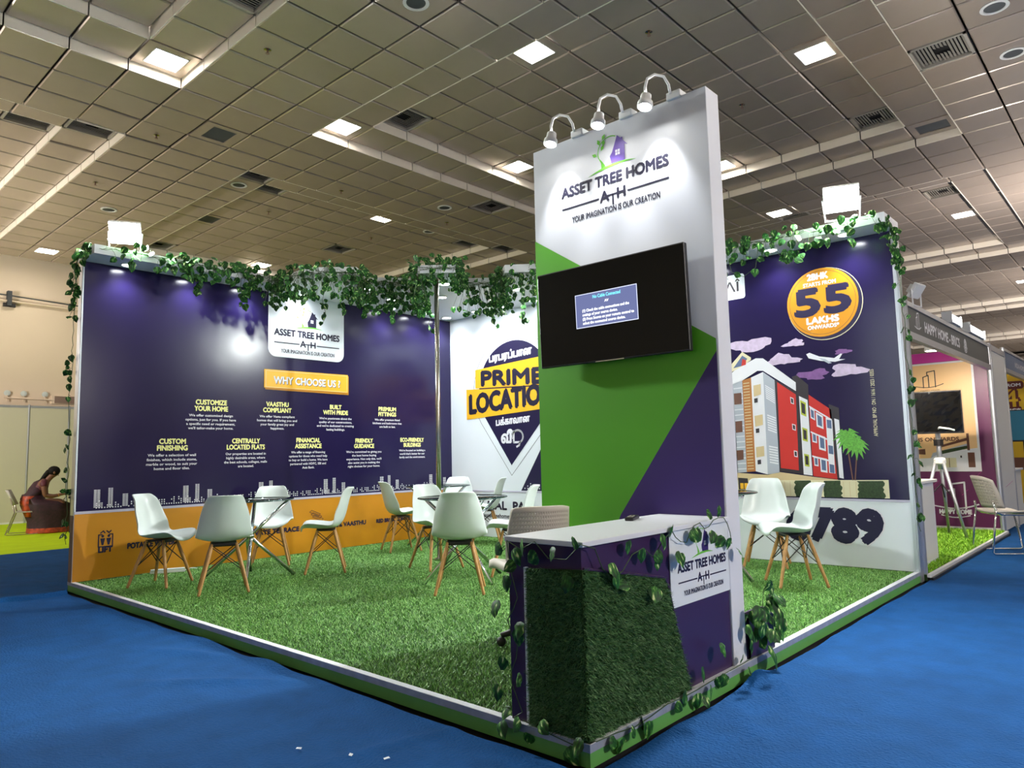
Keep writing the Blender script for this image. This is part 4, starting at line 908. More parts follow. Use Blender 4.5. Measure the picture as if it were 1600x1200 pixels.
def visitor_chair(loc, rz, label, m, style=0):
    """faces +x: perforated plastic back and seat on a chromed sled frame"""
    t = empty('visitor_chair', loc, math.radians(rz), label, 'chair')
    def back(u, v):
        y = (u - .5) * ((.46 if style == 0 else .38) - .06 * abs(v - .4)); z = .50 + .30 * v + (.05 * (1 - abs(2 * u - 1) ** 3) if style == 0 else .012 * (1 - abs(2 * u - 1) ** 4)) * v
        return Vector((-.20 - .10 * v + .10 * abs(2 * u - 1) ** 2, y, z))
    def seat(u, v):
        y = (u - .5) * (.46 if style == 0 else .38); x = -.19 + .42 * v
        return Vector((x, y, .445 + .02 * abs(2 * u - 1) ** 2 - .035 * max(0, v - .75) ** 1.2 * 4))
    perforated('backrest', back, *((15, 10) if style == 0 else (25, 13)), m, t, *((.36, .012) if style == 0 else (.24, .014))); perforated('seat', seat, *((13, 11) if style == 0 else (23, 20)), m, t, .22, .02 if style == 0 else .045)
    for s in ((-1, 1) if style == 0 else ()):
        q = MB(); q.tube([(-.21, s * .2, .56), (-.19, s * .215, .46), (-.14, s * .22, .435), (.2, s * .22, .425)], .012, M['chrome'], 8); q.build('seat_rail', t, True)
        q = MB(); q.tube([(-.19, s * .215, .50), (-.23, s * .22, .25), (-.26, s * .22, .03), (-.24, s * .22, .012), (.24, s * .22, .012), (.27, s * .22, .03), (.2, s * .22, .425)], .011, M['chrome'], 8); q.build('sled_leg', t, True)
    if style == 1:
        q = MB(); q.tube([(-.27, 0, .62), (-.27, 0, .48), (-.2, 0, .415), (.05, 0, .41)], .022, M['dark'], 8); q.build('back_support', t, True)
        q = MB(); q.lathe([(.03, .06), (.03, .25), (.02, .25), (.02, .42)], M['chrome'], 14); q.build('gas_column', t, True)
        for k in range(5):
            a = math.radians(72 * k + 20); q = MB(); q.tube([(0, 0, .10), (.19 * math.cos(a), .19 * math.sin(a), .065)], [.025, .016], M['dark'], 8); q.ball((.19 * math.cos(a), .19 * math.sin(a), .03), .029, M['black'], 10); q.build('base_arm', t, True)
        return t
    q = MB(); q.tube([(-.14, -.22, .43), (-.14, .22, .43)], .01, M['chrome'], 8); q.tube([(.15, -.22, .42), (.15, .22, .42)], .01, M['chrome'], 8); q.build('cross_bar', t)
    return t
visitor_chair((-1.14, .985, 0), 150, 'beige perforated chair behind the counter, its back to us', M['beige_mesh'], 1)
visitor_chair((.30, 7.35, -HP), 35, 'grey perforated chair on chrome sled legs outside the neighbouring stall', M['grey_mesh'])

# ------------------------------------------------------------------ pothos garlands
def leaf_mesh(var):
    r = random.Random(var); n = 7
    mid = [(t, 0, .10 * math.sin(math.pi * t) * r.uniform(.5, 1.2) - .12 * t * t) for t in np.linspace(0, 1, n)]
    half = [.0, .30, .43, .41, .31, .17, .0]; back = [0, -.10, -.02, 0, 0, 0, 0]
    v = []; f = []
    for s in (-1, 1):
        for i in range(n): v.append((mid[i][0] + back[i], s * half[i], mid[i][2] - .20 * half[i] * r.uniform(.4, 1.4)))
    o = len(v); v += [tuple(p) for p in mid]
    for i in range(n - 1):
        f.append((o + i, o + i + 1, i + 1, i)); f.append((o + i + 1, o + i, n + i, n + i + 1))
    me = bpy.data.meshes.new('leaf'); me.from_pydata([tuple(np.array(p) * .1) for p in v], [], f); me.materials.append(M['leaf'])
    me.polygons.foreach_set('use_smooth', [True] * len(f)); me.update(); return me
LEAF = [leaf_mesh(k) for k in range(5)]
def put_leaf(parent, p, out, size, tip=None, rnd=.7):
    out = Vector(out).normalized(); n = (out + Vector([random.gauss(0, rnd) for _ in range(3)]) * .6).normalized()
    t = Vector(tip or (0, 0, -1)) + Vector([random.gauss(0, .5) for _ in range(3)]); t = (t - n * t.dot(n)).normalized(); s = n.cross(t)
    o = bpy.data.objects.new('leaf', random.choice(LEAF)); COL.objects.link(o); o.parent = parent
    k = size / .1; o.matrix_local = Matrix(((t.x * k, s.x * k, n.x * k, p[0]), (t.y * k, s.y * k, n.y * k, p[1]), (t.z * k, s.z * k, n.z * k, p[2]), (0, 0, 0, 1)))
    return o
def along(path, t):
    path = [Vector(p) for p in path]; L = [(q - p).length for p, q in zip(path, path[1:])]; d = t * sum(L)
    for p, q, l in zip(path, path[1:], L):
        if d <= l: return p.lerp(q, d / l)
        d -= l
    return path[-1].copy()
def garland(label, path, n, spread, size, out, group=None, stems=1, dens=None, extra=(), name='ivy_garland', sag=.02, tip=None, rnd=.7, petiole=True):
    t = empty(name, (0, 0, 0), 0, label, 'garland', group)
    m = MB()
    for k in range(stems):
        N = max(6, int(sum((Vector(q) - Vector(p)).length for p, q in zip(path, path[1:])) / .07)); pts = []
        for i in range(N + 1):
            p = along(path, i / N); pts.append(p + Vector((random.uniform(-1, 1) * sag, random.uniform(-1, 1) * sag, random.uniform(-1, 1) * sag)))
        m.tube(pts, .0028, M['vine'], 5)
    for ex in extra: m.tube(ex, .0026, M['vine'], 5)
    for i in range(n):
        u = random.random()
        if dens: 
            while random.random() > dens(u): u = random.random()
        p = along(path, u); c = p + Vector([random.uniform(-a, b_) for a, b_ in spread])
        put_leaf(t, c, out, random.uniform(*size), tip, rnd)
        if petiole and (c - p).length < .35: m.tube([p, p.lerp(c, .5) + Vector((0, 0, .015)), c], .0016, M['vine'], 4, cap=False)
    for ex in extra:
        for q in range(int(len(ex) * 1.0)):
            c = along(ex, random.uniform(.3, 1)); put_leaf(t, c + Vector([random.uniform(-.03, .03) for _ in range(3)]), out, random.uniform(*size), tip, rnd)
    m.build('stem', t); return t
sp = lambda a, b_: ((a, a), (a, a), (b_, b_))
camdir = lambda p: (CAM - Vector(p)).normalized()
def hang(x, y, z, L, sway=.05, n=6): return [(x + random.uniform(-sway, sway) * i / n + .012, y + random.uniform(-sway, sway) * i / n, z - L * i / n) for i in range(n + 1)]
zb = H + .05
garland('leafy garland wound along the purple wall beam under the left floodlight', [(-5.60, .02, zb), (-5.60, 1.0, zb), (-5.60, 2.0, zb)], 125, ((.02, .05), (.05, .05), (.13, .12)), (.06, .095), (1, -.6, .2), 'garlands on the header', 2, lambda u: .35 + .65 * min(1, u * 1.6),
        [hang(-5.60, .98, H, .20), hang(-5.60, 1.42, H, .32), hang(-5.60, 1.5, H, .16)])
garland('leafy garland draped down the free end of the purple wall', [(-5.70, -.03, zb + .04), (-6.03, -.05, zb + .02), (-6.06, -.05, 2.6)], 48, ((.05, .06), (.04, .02), (.08, .06)), (.055, .09), (.6, -1, .1), 'garlands on the header', 2)
garland('thin string of single leaves hanging down the purple wall end', [(-6.08, -.04, 2.62), (-6.1, -.04, 1.6), (-6.08, -.04, .35)], 22, ((.09, .03), (.03, .02), (.02, .02)), (.05, .085), (.7, -1, 0), None, 1, None, (), 'leaf_string', .012)
ez = H + .02
garland('dense garland over the canopy block nearest the logo panel', [(-5.62, 1.75, ez), (-5.05, 1.85, ez), (-4.86, 2.0, ez), (-4.64, 2.25, ez), (-4.93, 2.6, ez)], 280, ((.12, .10), (.10, .12), (.30, .13)), (.052, .082), (1, -.9, .15), 'garlands on the header', 4, None, [hang(-5.2, 2.2, H - .05, .42), hang(-4.95, 2.3, H, .35)])
garland('dense garland over the canopy between logo panel and pole', [(-4.95, 2.55, ez), (-4.60, 3.06, ez), (-4.14, 2.70, ez)], 280, ((.16, .08), (.08, .16), (.34, .12)), (.052, .082), (1, -.9, .1), 'garlands on the header', 4, None, [hang(-5.1, 3.1, H, .3), hang(-5.0, 3.6, H, .4), hang(-4.7, 2.9, H, .3)])
garland('dense garland crowning the canopy corner above the pole', [(-4.2, 2.66, ez + .03), (-3.84, 2.98, ez + .03), (-4.2, 3.38, ez)], 165, ((.10, .04), (.05, .10), (.14, .18)), (.052, .08), (1, -.9, .2), 'garlands on the header', 3)
garland('dense garland over the canopy between pole and pillar', [(-4.27, 3.42, ez), (-3.93, 3.74, ez), (-3.55, 3.4, ez), (-3.2, 3.6, ez)], 285, ((.16, .06), (.06, .16), (.34, .13)), (.052, .082), (1, -.9, .1), 'garlands on the header', 4, None, [hang(-4.2, 3.9, H, .45), hang(-3.9, 4.1, H, .4)])
garland('loose garland along the right beam above the price badge', [(-1.9, 4.5, zb), (-1.2, 4.5, zb), (-.6, 4.5, zb), (-.1, 4.5, zb)], 84, ((.04, .04), (.05, .02), (.17, .12)), (.06, .095), (.3, -1, .15), 'garlands on the header', 2, lambda u: 1 - .55 * u,
        [[(-1.45, 4.48, H), (-1.40, 4.47, H - .2), (-1.28, 4.47, H - .27), (-1.15, 4.47, H - .2), (-1.12, 4.48, H)], [(-.98, 4.48, H), (-.9, 4.47, H - .14), (-.75, 4.47, H - .18), (-.66, 4.48, H - .02)], hang(-.82, 4.48, H, .2), hang(-1.5, 4.48, H, .3)])
garland('leafy garland bunched on the outer corner of the right beam', [(-.12, 4.5, zb + .03), (.03, 4.6, zb), (.04, 4.86, 2.75)], 36, ((.05, .05), (.05, .04), (.10, .10)), (.06, .09), (.6, -1, .1), 'garlands on the header', 2)
garland('thin string of single leaves running down the right wall edge', [(.03, 4.87, 2.75), (.03, 4.87, 1.5), (.03, 4.87, .35)], 34, ((.03, .05), (.03, .02), (.02, .02)), (.045, .075), (.8, -1, 0), None, 1, None, (), 'leaf_string', .012)
# counter: hand-placed leaves (x, y, z), strung on wires
def strung(label, wires, leaves, size, outs, group=None, name='leaf_string'):
    t = empty(name, (0, 0, 0), 0, label, 'garland', group); m = MB()
    for w in wires:
        pts = [along(w, k / 14) for k in range(15)]; m.tube(pts, .0022, M['vine'], 5)
    m.build('stem', t)
    for (p, o_) in leaves: put_leaf(t, p, o_, random.uniform(*size), (0, 0, -1), .45)
    return t
F = (1, -.1, .15); Lf = (-.1, -1, .15)
strung('leaf string swagged along the counter top edge over the grass', [[(-.40, -.01, .74), (-.33, -.015, .70), (-.25, -.015, .755), (-.16, -.02, .68), (-.05, -.02, .69), (.0, -.01, .76), (.005, .08, .72), (.005, .13, .60), (.005, .22, .58), (.005, .30, .66), (.005, .4, .70), (.005, .50, .64), (.005, .6, .72), (.005, .66, .74)]],
       [((-.425, -.02, .72), Lf), ((-.34, -.03, .715), Lf), ((-.335, -.03, .655), Lf), ((-.30, -.03, .755), Lf), ((-.21, -.035, .70), Lf), ((-.12, -.035, .735), Lf), ((-.02, -.03, .775), Lf), ((-.05, -.035, .63), Lf), ((.012, .16, .66), F), ((.014, .19, .62), F), ((.012, .30, .735), F), ((.013, .28, .56), F), ((.012, .40, .69), F), ((.014, .50, .665), F), ((.013, .52, .635), F), ((.012, .575, .735), F), ((.013, .49, .52), F), ((.013, .66, .765), F)], (.062, .082), None, 'leaf strings on the counter')
strung('leaf string looped over the white counter logo panel', [[(.0, .665, .75), (.0, .72, .69), (.0, .80, .67), (.0, .86, .74), (.0, .94, .755), (.0, 1.0, .71), (.0, 1.10, .765), (.0, 1.2, .76), (.0, 1.255, .70), (.0, 1.27, .62)]],
       [((.008, .69, .645), F), ((.01, .74, .635), F), ((.008, .83, .73), F), ((.01, .92, .725), F), ((.006, 1.0, .80), F), ((.006, 1.15, .82), F), ((.01, 1.07, .70), F), ((.01, 1.17, .665), F), ((.01, 1.23, .655), F), ((.01, 1.29, .60), F)], (.062, .085), None, 'leaf strings on the counter')
strung('leaf string trailing down the left edge of the counter', [[(-.40, -.01, .74), (-.38, -.012, .62), (-.34, -.012, .5), (-.41, -.012, .4), (-.34, -.012, .3), (-.40, -.012, .18), (-.33, -.012, .05), (-.38, -.012, .02)]],
       [((-.39, -.03, .60), Lf), ((-.45, -.03, .49), Lf), ((-.31, -.03, .42), Lf), ((-.33, -.03, .385), Lf), ((-.405, -.03, .26), Lf), ((-.45, -.03, .145), Lf), ((-.315, -.03, .205), Lf), ((-.385, -.03, .07), Lf), ((-.435, -.03, .0), Lf), ((-.22, -.035, .045), Lf), ((-.33, -.03, .03), Lf)], (.06, .078), None, 'leaf strings on the counter')
strung('leaf string lying along the platform edge below the counter', [[(-.33, -.01, .02), (-.22, -.012, .006), (-.12, -.012, -.02), (0, -.012, .0), (.012, .12, .005), (.012, .35, -.02), (.012, .5, .01), (.012, .75, .0), (.012, 1.0, .01), (.012, 1.3, .012), (.012, 1.45, .02)]],
       [((-.285, -.02, -.02), Lf), ((-.10, -.02, -.03), Lf), ((-.02, -.03, .03), Lf), ((.02, .10, -.01), F), ((.03, .17, -.02), F), ((.03, .24, .0), F), ((.02, .34, .0), F), ((.025, .38, -.01), F), ((.02, .60, -.005), F), ((.03, .78, .0), F), ((.03, .84, -.025), F), ((.025, .93, .0), F), ((.025, 1.02, .02), F), ((.03, 1.08, .015), F), ((.025, 1.27, .05), F), ((.035, 1.32, .0), F), ((.02, .86, .10), F), ((.02, 1.05, .17), F), ((.02, 1.36, .20), F), ((.015, .70, .03), F)], (.06, .08), None, 'leaf strings on the counter')
strung('pothos plant spilling over the purple planter box', [[(-.04, 1.5, .18), (.0, 1.55, .26), (.05, 1.6, .2), (.05, 1.62, .1)], [(-.03, 1.62, .18), (.02, 1.68, .3), (.06, 1.72, .2)], [(-.05, 1.7, .18), (-.04, 1.72, .32), (.0, 1.76, .36)]],
       [((-.02 + .09 * random.random(), 1.42 + .34 * random.random(), .10 + .22 * random.random()), (1, -.4, .4)) for _ in range(26)] + [((.0, 1.75, .36), F), ((-.02, 1.78, .34), F), ((.05, 1.55, .06), F), ((.05, 1.6, .02), F)], (.07, .10), None, None, 'trailing_plant')

# ------------------------------------------------------------------ hall on the left: partition, pipes, seated woman
part = empty('partition_row', (-16.0, 2, -HP), 0, 'row of pale exhibition partition panels below the cream wall', 'partition')
PYS = [-.72, .32, 1.35, 2.05, 2.80, 3.55, 4.55]
for k, y in enumerate(PYS):
    q = MB(); q.lathe([(.022, 0), (.022, 2.47)], M['alu'], 8, Matrix.Translation((0, y - 2, 0))); q.build('post', part)
for ya, yb in zip(PYS, PYS[1:]):
    q = MB(); q.box((-.012, ya - 2 + .02, .04), (.012, yb - 2 - .02, 2.40), M['partition']); q.build('panel', part)
    q = MB(); q.box((-.016, ya - 2 + .02, 2.40), (.016, yb - 2 - .02, 2.45), M['alu']); q.build('rail', part)
    q = MB(); q.box((-.016, ya - 2 + .02, .0), (.016, yb - 2 - .02, .045), M['white_metal']); q.build('rail', part)
pw = empty('wall_pipe', (XW, 1.7, 4.64), 0, 'thin pipes on brackets across the cream hall wall', 'pipe')
b = MB(); b.tube([(.10, -2.5, .16), (.10, -.02, .10), (.10, 3.2, -.02)], .015, M['mesh_grey'], 6); b.build('pipe', pw)
b = MB(); b.tube([(.06, -2.5, .02), (.06, 0, -.01), (.06, 3.2, -.06)], .025, M['cream'], 8); b.build('pipe', pw)
b = MB(); b.box((0, -.04, -.12), (.12, .04, .2), M['mesh_grey']); b.box((.02, -.1, -.14), (.08, .12, -.06), M['black']); b.build('bracket', pw)
hk = empty('hook_rail', (XW, 2.15, 2.55), 0, 'rail with round hooks on the cream wall above the partitions', 'rail')
b = MB(); b.tube([(.05, -.45, .0), (.05, .5, -.02)], .018, M['cream'], 8); b.build('rail', hk)
for y in (-.40, -.10, .30):
    b = MB(); b.lathe([(.06, -.01), (.06, .01), (.03, .016)], M['shell'], 14, Matrix.Translation((.03, y, .10)) @ Matrix.Rotation(math.pi / 2, 4, 'Y')); b.tube([(.03, y, .1), (.05, y, -.08)], .012, M['cream'], 6); b.build('hook', hk)
wu = empty('wall_vent', (XW, 2.85, 2.545), 0, 'brown louvred wall vent above the partition panels', 'air vent')
b = MB(); b.box((0, -.27, -.09), (.06, .27, .09), M['cream']); b.build('frame', wu)
for k in range(6):
    b = MB(); b.box((.06, -.22, -.075 + k * .026), (.075, .25, -.058 + k * .026), M['brown']); b.build('slat', wu)

def skin_mesh(name, pts, edges, rad, m, parent=None, sub=1):
    me = bpy.data.meshes.new(name); me.from_pydata(pts, edges, []); o = bpy.data.objects.new(name + '_source', me); COL.objects.link(o)
    md = o.modifiers.new('skin', 'SKIN'); md.use_smooth_shade = True
    for k, r in enumerate(rad):
        a, c = (r if isinstance(r, tuple) else (r, r)); me.skin_vertices[0].data[k].radius = (a, c)
    me.skin_vertices[0].data[0].use_root = True
    sd = o.modifiers.new('sub', 'SUBSURF'); sd.levels = sub; sd.render_levels = sub
    bpy.context.view_layer.update(); dg = bpy.context.evaluated_depsgraph_get()
    out = bpy.data.meshes.new_from_object(o.evaluated_get(dg)); bpy.data.objects.remove(o)
    out.name = name; out.materials.clear(); out.materials.append(m); out.polygons.foreach_set('use_smooth', [True] * len(out.polygons))
    r = bpy.data.objects.new(name, out); COL.objects.link(r)
    if parent is not None: r.parent = parent
    return r
def loft(rings, m, name, parent, n=20, mats=None):
    q = MB(); v = []
    for (cx, cy, cz, rx, ry, *w) in rings:
        for k in range(n):
            a = 2 * math.pi * k / n; fold = 1 + (w[0] if w else 0) * math.sin(a * 7 + cz * 5)
            v.append((cx + rx * fold * math.cos(a), cy + ry * fold * math.sin(a), cz + (w[1] * math.cos(a) if len(w) > 1 else 0)))
    L = len(rings); k0 = 0
    q.add(v, [], m)
    for i in range(L - 1):
        mm = mats[i] if mats else m; ki = q.mi(mm)
        for k in range(n): q.f.append([i * n + k, i * n + (k + 1) % n, (i + 1) * n + (k + 1) % n, (i + 1) * n + k]); q.m.append(ki)
    q.f.append(list(range(n))[::-1]); q.m.append(q.mi(mats[0] if mats else m)); q.f.append(list(range((L - 1) * n, L * n))); q.m.append(q.mi(mats[-1] if mats else m))
    return q.build(name, parent, True)
def woman():
    pts = [(0, 0, .52), (.04, 0, .64), (.10, 0, .76), (.155, 0, .86), (.20, 0, .925), (.255, 0, .985), (.30, 0, 1.045), (.325, 0, 1.10)]
    rad = [(.155, .13), (.125, .10), (.125, .10), (.12, .09), (.06, .06), (.048, .048), (.082, .07), (.075, .068)]
    E_ = [(i, i + 1) for i in range(7)]
    def chain(start, ps, rs):
        k = start
        for p, r in zip(ps, rs): pts.append(p); rad.append(r); E_.append((k, len(pts) - 1)); k = len(pts) - 1
        return k
    for s in (-1, 1):
        w = chain(3, [(.155, s * .12, .89), (.16, s * .175, .875), (.175, s * .20, .76), (.19, s * .205, .655), (.30, s * .17, .635), (.415, s * .10, .665)], [.055, .052, .043, .038, .033, .025])
        h = chain(w, [(.46, s * .085, .675)], [(.034, .018)])
        for q, (dy, L_) in enumerate(((-.028, .06), (-.01, .07), (.009, .066), (.026, .052))): chain(h, [(.50, s * (.085 + dy), .678), (.50 + L_ * .55, s * (.082 + dy), .668), (.50 + L_ * .9, s * (.08 + dy), .645)], [.0095, .009, .008])
        chain(h, [(.47, s * .05, .668), (.505, s * .035, .655)], [.010, .009])
        kn = chain(0, [(.06, s * .09, .505), (.25, s * .10, .52), (.44, s * .11, .53), (.46, s * .11, .46), (.45, s * .105, .28), (.42, s * .10, .10), (.45, s * .10, .05), (.56, s * .11, .035)], [.10, .088, .066, .062, .058, .036, .036, .03])
    chain(6, [(.385, 0, 1.035)], [.014]); 
    body = skin_mesh('person', pts, E_, rad, M['skin'], None, 1)
    body.location = (-13.17, 1.47, -HP); body.rotation_euler = (0, 0, math.radians(72))
    tag(body, 'woman in a maroon and gold sari sitting bent over her work by the partitions', 'person')
    q = MB(); q.ball((.300, 0, 1.085), .10, M['hair'], 14, (1.0, .86, .9)); q.ball((.215, 0, 1.06), .05, M['hair'], 10); q.tube([(.235, 0, 1.08), (.18, 0, 1.02), (.13, .0, .95), (.075, 0, .86), (.02, 0, .74)], [.05, .042, .032, .026, .014], M['hair'], 8); q.build('hair', body, True)
    for s in (-1, 1):
        q = MB(); q.ball((.381, s * .03, 1.062), .010, M['eye'], 8); q.build('eye', body, True)
        q = MB(); q.ball((.31, s * .079, 1.055), .022, M['skin'], 8, (.8, .4, 1.2)); q.build('ear', body, True)
    q = MB(); q.ball((.372, 0, 1.003), .018, M['blouse'], 8, (.5, 1.1, .35)); q.build('mouth', body, True)
    bl = skin_mesh('blouse', [(.06, 0, .69), (.10, 0, .76), (.155, 0, .86), (.19, 0, .905), (.155, .12, .895), (.16, .178, .875), (.172, .202, .79), (.155, -.12, .895), (.16, -.178, .875), (.172, -.202, .79)], [(0, 1), (1, 2), (2, 3), (2, 4), (4, 5), (5, 6), (2, 7), (7, 8), (8, 9)], [(.138, .115), (.138, .112), (.132, .102), (.075, .07), .066, .062, .054, .066, .062, .054], M['blouse'], body)
    loft([(.0, 0, .69, .16, .15), (.0, 0, .60, .19, .18, .01), (.16, 0, .585, .34, .22, .02, -.045), (.20, 0, .50, .385, .25, .02), (.23, 0, .36, .365, .25, .03), (.25, 0, .20, .33, .25, .045), (.26, 0, .10, .335, .255, .05), (.26, 0, .03, .34, .26, .05), (.26, 0, .012, .34, .26, .05)], M['sari'], 'sari_skirt', body, 28, [M['sari']] * 6 + [M['sari_gold']] * 2)
    loft([(-.02, .0, .30, .085, .19, .05), (-.05, 0, .42, .10, .20, .05), (-.06, 0, .55, .13, .19, .03), (-.02, 0, .66, .15, .17), (.05, 0, .72, .15, .15), (.08, .02, .80, .145, .135), (.12, .06, .90, .12, .10), (.15, .09, .945, .06, .06)], M['sari'], 'sari_drape', body, 24, [M['sari_gold']] * 3 + [M['sari']] * 4)
    q = MB(); q.lathe([(.027, -.012), (.031, 0), (.027, .012)], M['gold_metal'], 12, Matrix.Translation((.385, -.115, .655)) @ Matrix.Rotation(math.radians(70), 4, 'Y')); q.build('bangle', body)
    return body
woman()
sc = empty('steel_frame_chair', (-13.17, 1.47, -HP), math.radians(72), 'grey-backed steel frame chair the seated woman uses', 'chair')
b = MB(); b.prism([(-.22, -.2), (.18, -.2), (.18, .2), (-.22, .2)], .385, .405, M['grey_mesh']); b.build('seat', sc)
b = MB(); b.add([(-.27 - .12 * v_ + .05 * abs(u) ** 2, u * .21, .52 + .26 * v_) for v_ in (0, .5, 1) for u in (-1, -.5, 0, .5, 1)], [(i * 5 + k, i * 5 + k + 1, i * 5 + k + 6, i * 5 + k + 5) for i in range(2) for k in range(4)], M['grey_mesh']); o_ = b.build('backrest', sc, True); so_ = o_.modifiers.new('thick', 'SOLIDIFY'); so_.thickness = .02
for s in (-1, 1):
    b = MB(); b.tube([(-.31, s * .19, .64), (-.24, s * .2, .39), (-.36, s * .21, .02), (-.33, s * .21, .012), (.25, s * .21, .012), (.2, s * .2, .385)], .011, M['steel'], 7); b.build('sled_leg', sc, True)
wt = empty('work_table', (-12.96, 2.10, -HP), math.radians(72), 'small dark table in front of the seated woman', 'table')
b = MB(); b.prism(rect(-.12, -.35, .35, .35), .60, .63, M['dark']); b.build('top', wt)
for sx in (-.08, .31):
    for sy in (-.31, .31):
        b = MB(); b.tube([(sx, sy, 0), (sx, sy, .60)], .015, M['black'], 6); b.build('leg', wt)
wbx = empty('tray_box', (-12.93, 2.19, -HP + .63), math.radians(72), 'dark green box on the table beside the woman', 'box')
b = MB(); b.box((-.10, -.16, 0), (.14, .16, .10), M['soil']); bevel(b.build('body', wbx), .01)
b = MB(); b.box((-.105, -.165, .10), (.145, .165, .125), M['mesh_grey']); bevel(b.build('lid', wbx), .004)

# ------------------------------------------------------------------ neighbouring stalls on the right
ST = empty('stall_floor', (-1.5, 7.05, -HP), 0, 'bright green turf floor of the neighbouring stall with black and white edging', 'stall floor')
b = MB(); b.box((-1.6, -2.06, 0), (1.53, 2.1, .05), M['soil']); b.build('base', ST)
b = MB(); b.box((1.53, -2.06, .012), (1.56, 2.1, .058), M['trim_top']); b.box((1.53, -2.06, 0), (1.58, 2.1, .03), M['black']); b.build('edging', ST)
q = rng.uniform(0, 1, (60000, 2)); grass_mesh('turf', np.stack([-1.5 + q[:, 0] * 3.02, -2.05 + q[:, 1] * 4.14, np.full(60000, .05)], 1), [[0, 0, 1.]], .03, .012, M['turf_lime'], ST, .9)
pw1 = empty('stall_wall', (-1.5, 9.16, -HP), 0, 'printed side wall of the neighbouring stall, plum border round a peach poster', 'stall wall')
b = MB(); b.box((-1.6, 0, 0), (1.5, .04, 2.5), M['offwhite']); b.build('board', pw1)
PW = Plane((0, -.003, HP), (1, 0, 0), (0, -1, 0))
b = MB(); poly(b, PW, rect(-1.6, 0, 1.48, 2.27), M['plum'], 0); poly(b, PW, rect(-1.6, 2.27, 1.48, 2.41), M['magenta'], 0); b.build('plum_print', pw1)
b = MB(); poly(b, PW, rect(-.2, .745, 1.318, 2.265), M['p_white'], .001); poly(b, PW, rect(-.18, .765, 1.29, 2.24), M['peach'], .0016)
def house_logo(mb, pl, cx, z0, k, m, off, w=.02):
    stroke(mb, pl, [(cx - .1 * k, z0), (cx - .1 * k, z0 + .2 * k), (cx - .01 * k, z0 + .23 * k), (cx - .01 * k, z0)], w, m, off)
    stroke(mb, pl, [(cx - .03 * k, z0 + .23 * k), (cx - .03 * k, z0 + .29 * k), (cx + .10 * k, z0 + .31 * k), (cx + .10 * k, z0)], w, m, off)
    stroke(mb, pl, [(cx - .23 * k + .46 * k * t, z0 + .03 * k - .055 * k * math.sin(math.pi * (t * .85)) + .05 * k * t) for t in np.linspace(0, 1, 12)], w * .8, m, off)
house_logo(b, PW, .775, 1.92, .75, M['p_dark'], .0022, .012); text(b, PW, 'HAPPY HOME', .66, .90, 1.87, .018, M['p_dark'], .0022)
text(b, PW, '2 BHK', .63, .875, 1.85 - .05, .06, M['p_dark'], .0022, bold=.006); text(b, PW, 'LAKHS ONWARDS', .40, 1.08, 1.165, .05, M['p_brown'], .0022, bold=.003)
poly(b, PW, [(-.18, .765), (1.29, .765), (1.29, 1.06), (.75, 1.0), (.72, .93), (-.18, .90)], M['p_white'], .0019); poly(b, PW, [(.72, .93), (.75, 1.0), (1.2, 1.13), (1.2, 1.06), (.80, .97)], M['p_grey'], .0024)
poly(b, PW, [(.80, .97), (1.2, 1.06), (1.2, 1.10), (.80, 1.02)], M['p_hedge'], .0028); poly(b, PW, [(.80, 1.06), (1.20, 1.17), (1.20, 1.21), (.80, 1.09)], M['p_brown'], .0028); poly(b, PW, rect(1.17, 1.03, 1.20, 1.26), M['p_brown'], .0030)
for x0_, x1_, z0_, z1_ in ((.86, 1.03, .80, .93), (.40, .50, .80, .90), (.55, .60, .82, .88)): poly(b, PW, rect(x0_ - .012, z0_ - .012, x1_ + .012, z1_ + .012), M['p_white'], .0032); poly(b, PW, rect(x0_, z0_, x1_, z1_), M['p_cream'], .0036); poly(b, PW, rect((x0_ + x1_) / 2 - .004, z0_, (x0_ + x1_) / 2 + .004, z1_), M['p_brown'], .0040)
poly(b, PW, rect(1.17, .80, 1.25, 1.0), M['p_brown'], .0032); poly(b, PW, rect(1.08, .93, 1.10, .96), M['p_dark'], .0032); poly(b, PW, [(.35, 1.0), (.66, .98), (.66, 1.06), (.35, 1.03)], M['p_brown'], .0032)
b.build('poster_print', pw1)
b = MB(); house_logo(b, PW, .985, .24, 1.15, M['p_white'], .001, .022); text(b, PW, 'HAPPY HOME', .78, 1.16, .17, .055, M['p_white'], .001, bold=.006)
stroke(b, PW, [(.80 + .34 * t, .15 - .03 * math.sin(math.pi * t)) for t in np.linspace(0, 1, 9)], .014, M['p_white'], .001)
for k in range(7): stroke(b, PW, [(.55 + k * .17, .3 + (k * 37 % 5) * .12), (.63 + k * .17, .38 + (k * 37 % 5) * .12)], .003, M['magenta'], .0006)
b.build('wall_logo_print', pw1)
sb = empty('stall_back_wall', (-3.1, 7.05, -HP), 0, 'white back wall of the neighbouring stall behind the poster corner', 'stall wall')
b = MB(); b.box((-.04, -2.06, 0), (0, 2.1, 2.5), M['offwhite']); b.build('board', sb)
b = MB(); b.box((0, -2.06, 2.42), (.02, 2.1, 2.5), M['alu']); b.build('rail', sb)
fa = empty('stall_fascia', (0, 7.1, 0), 0, 'dark grey stall fascia board lettered HAPPY HOME - BRICS', 'sign')
b = MB(); b.box((-.02, -2.02, 2.165), (.012, 2.04, 2.405), M['charcoal']); fab = b.build('board', fa)
for z0, z1 in ((2.405, 2.45), (2.10, 2.165)):
    b = MB(); b.box((-.03, -2.06, z0), (.025, 2.06, z1), M['alu']); b.build('rail', fa)
for y in (-2.06, 2.05):
    b = MB(); b.lathe([(.028, -HP), (.028, 2.46)], M['alu'], 8, Matrix.Translation((0, y, 0))); b.build('post', fa)
PF = Plane((.013, 0, 0), (0, 1, 0), (1, 0, 0))
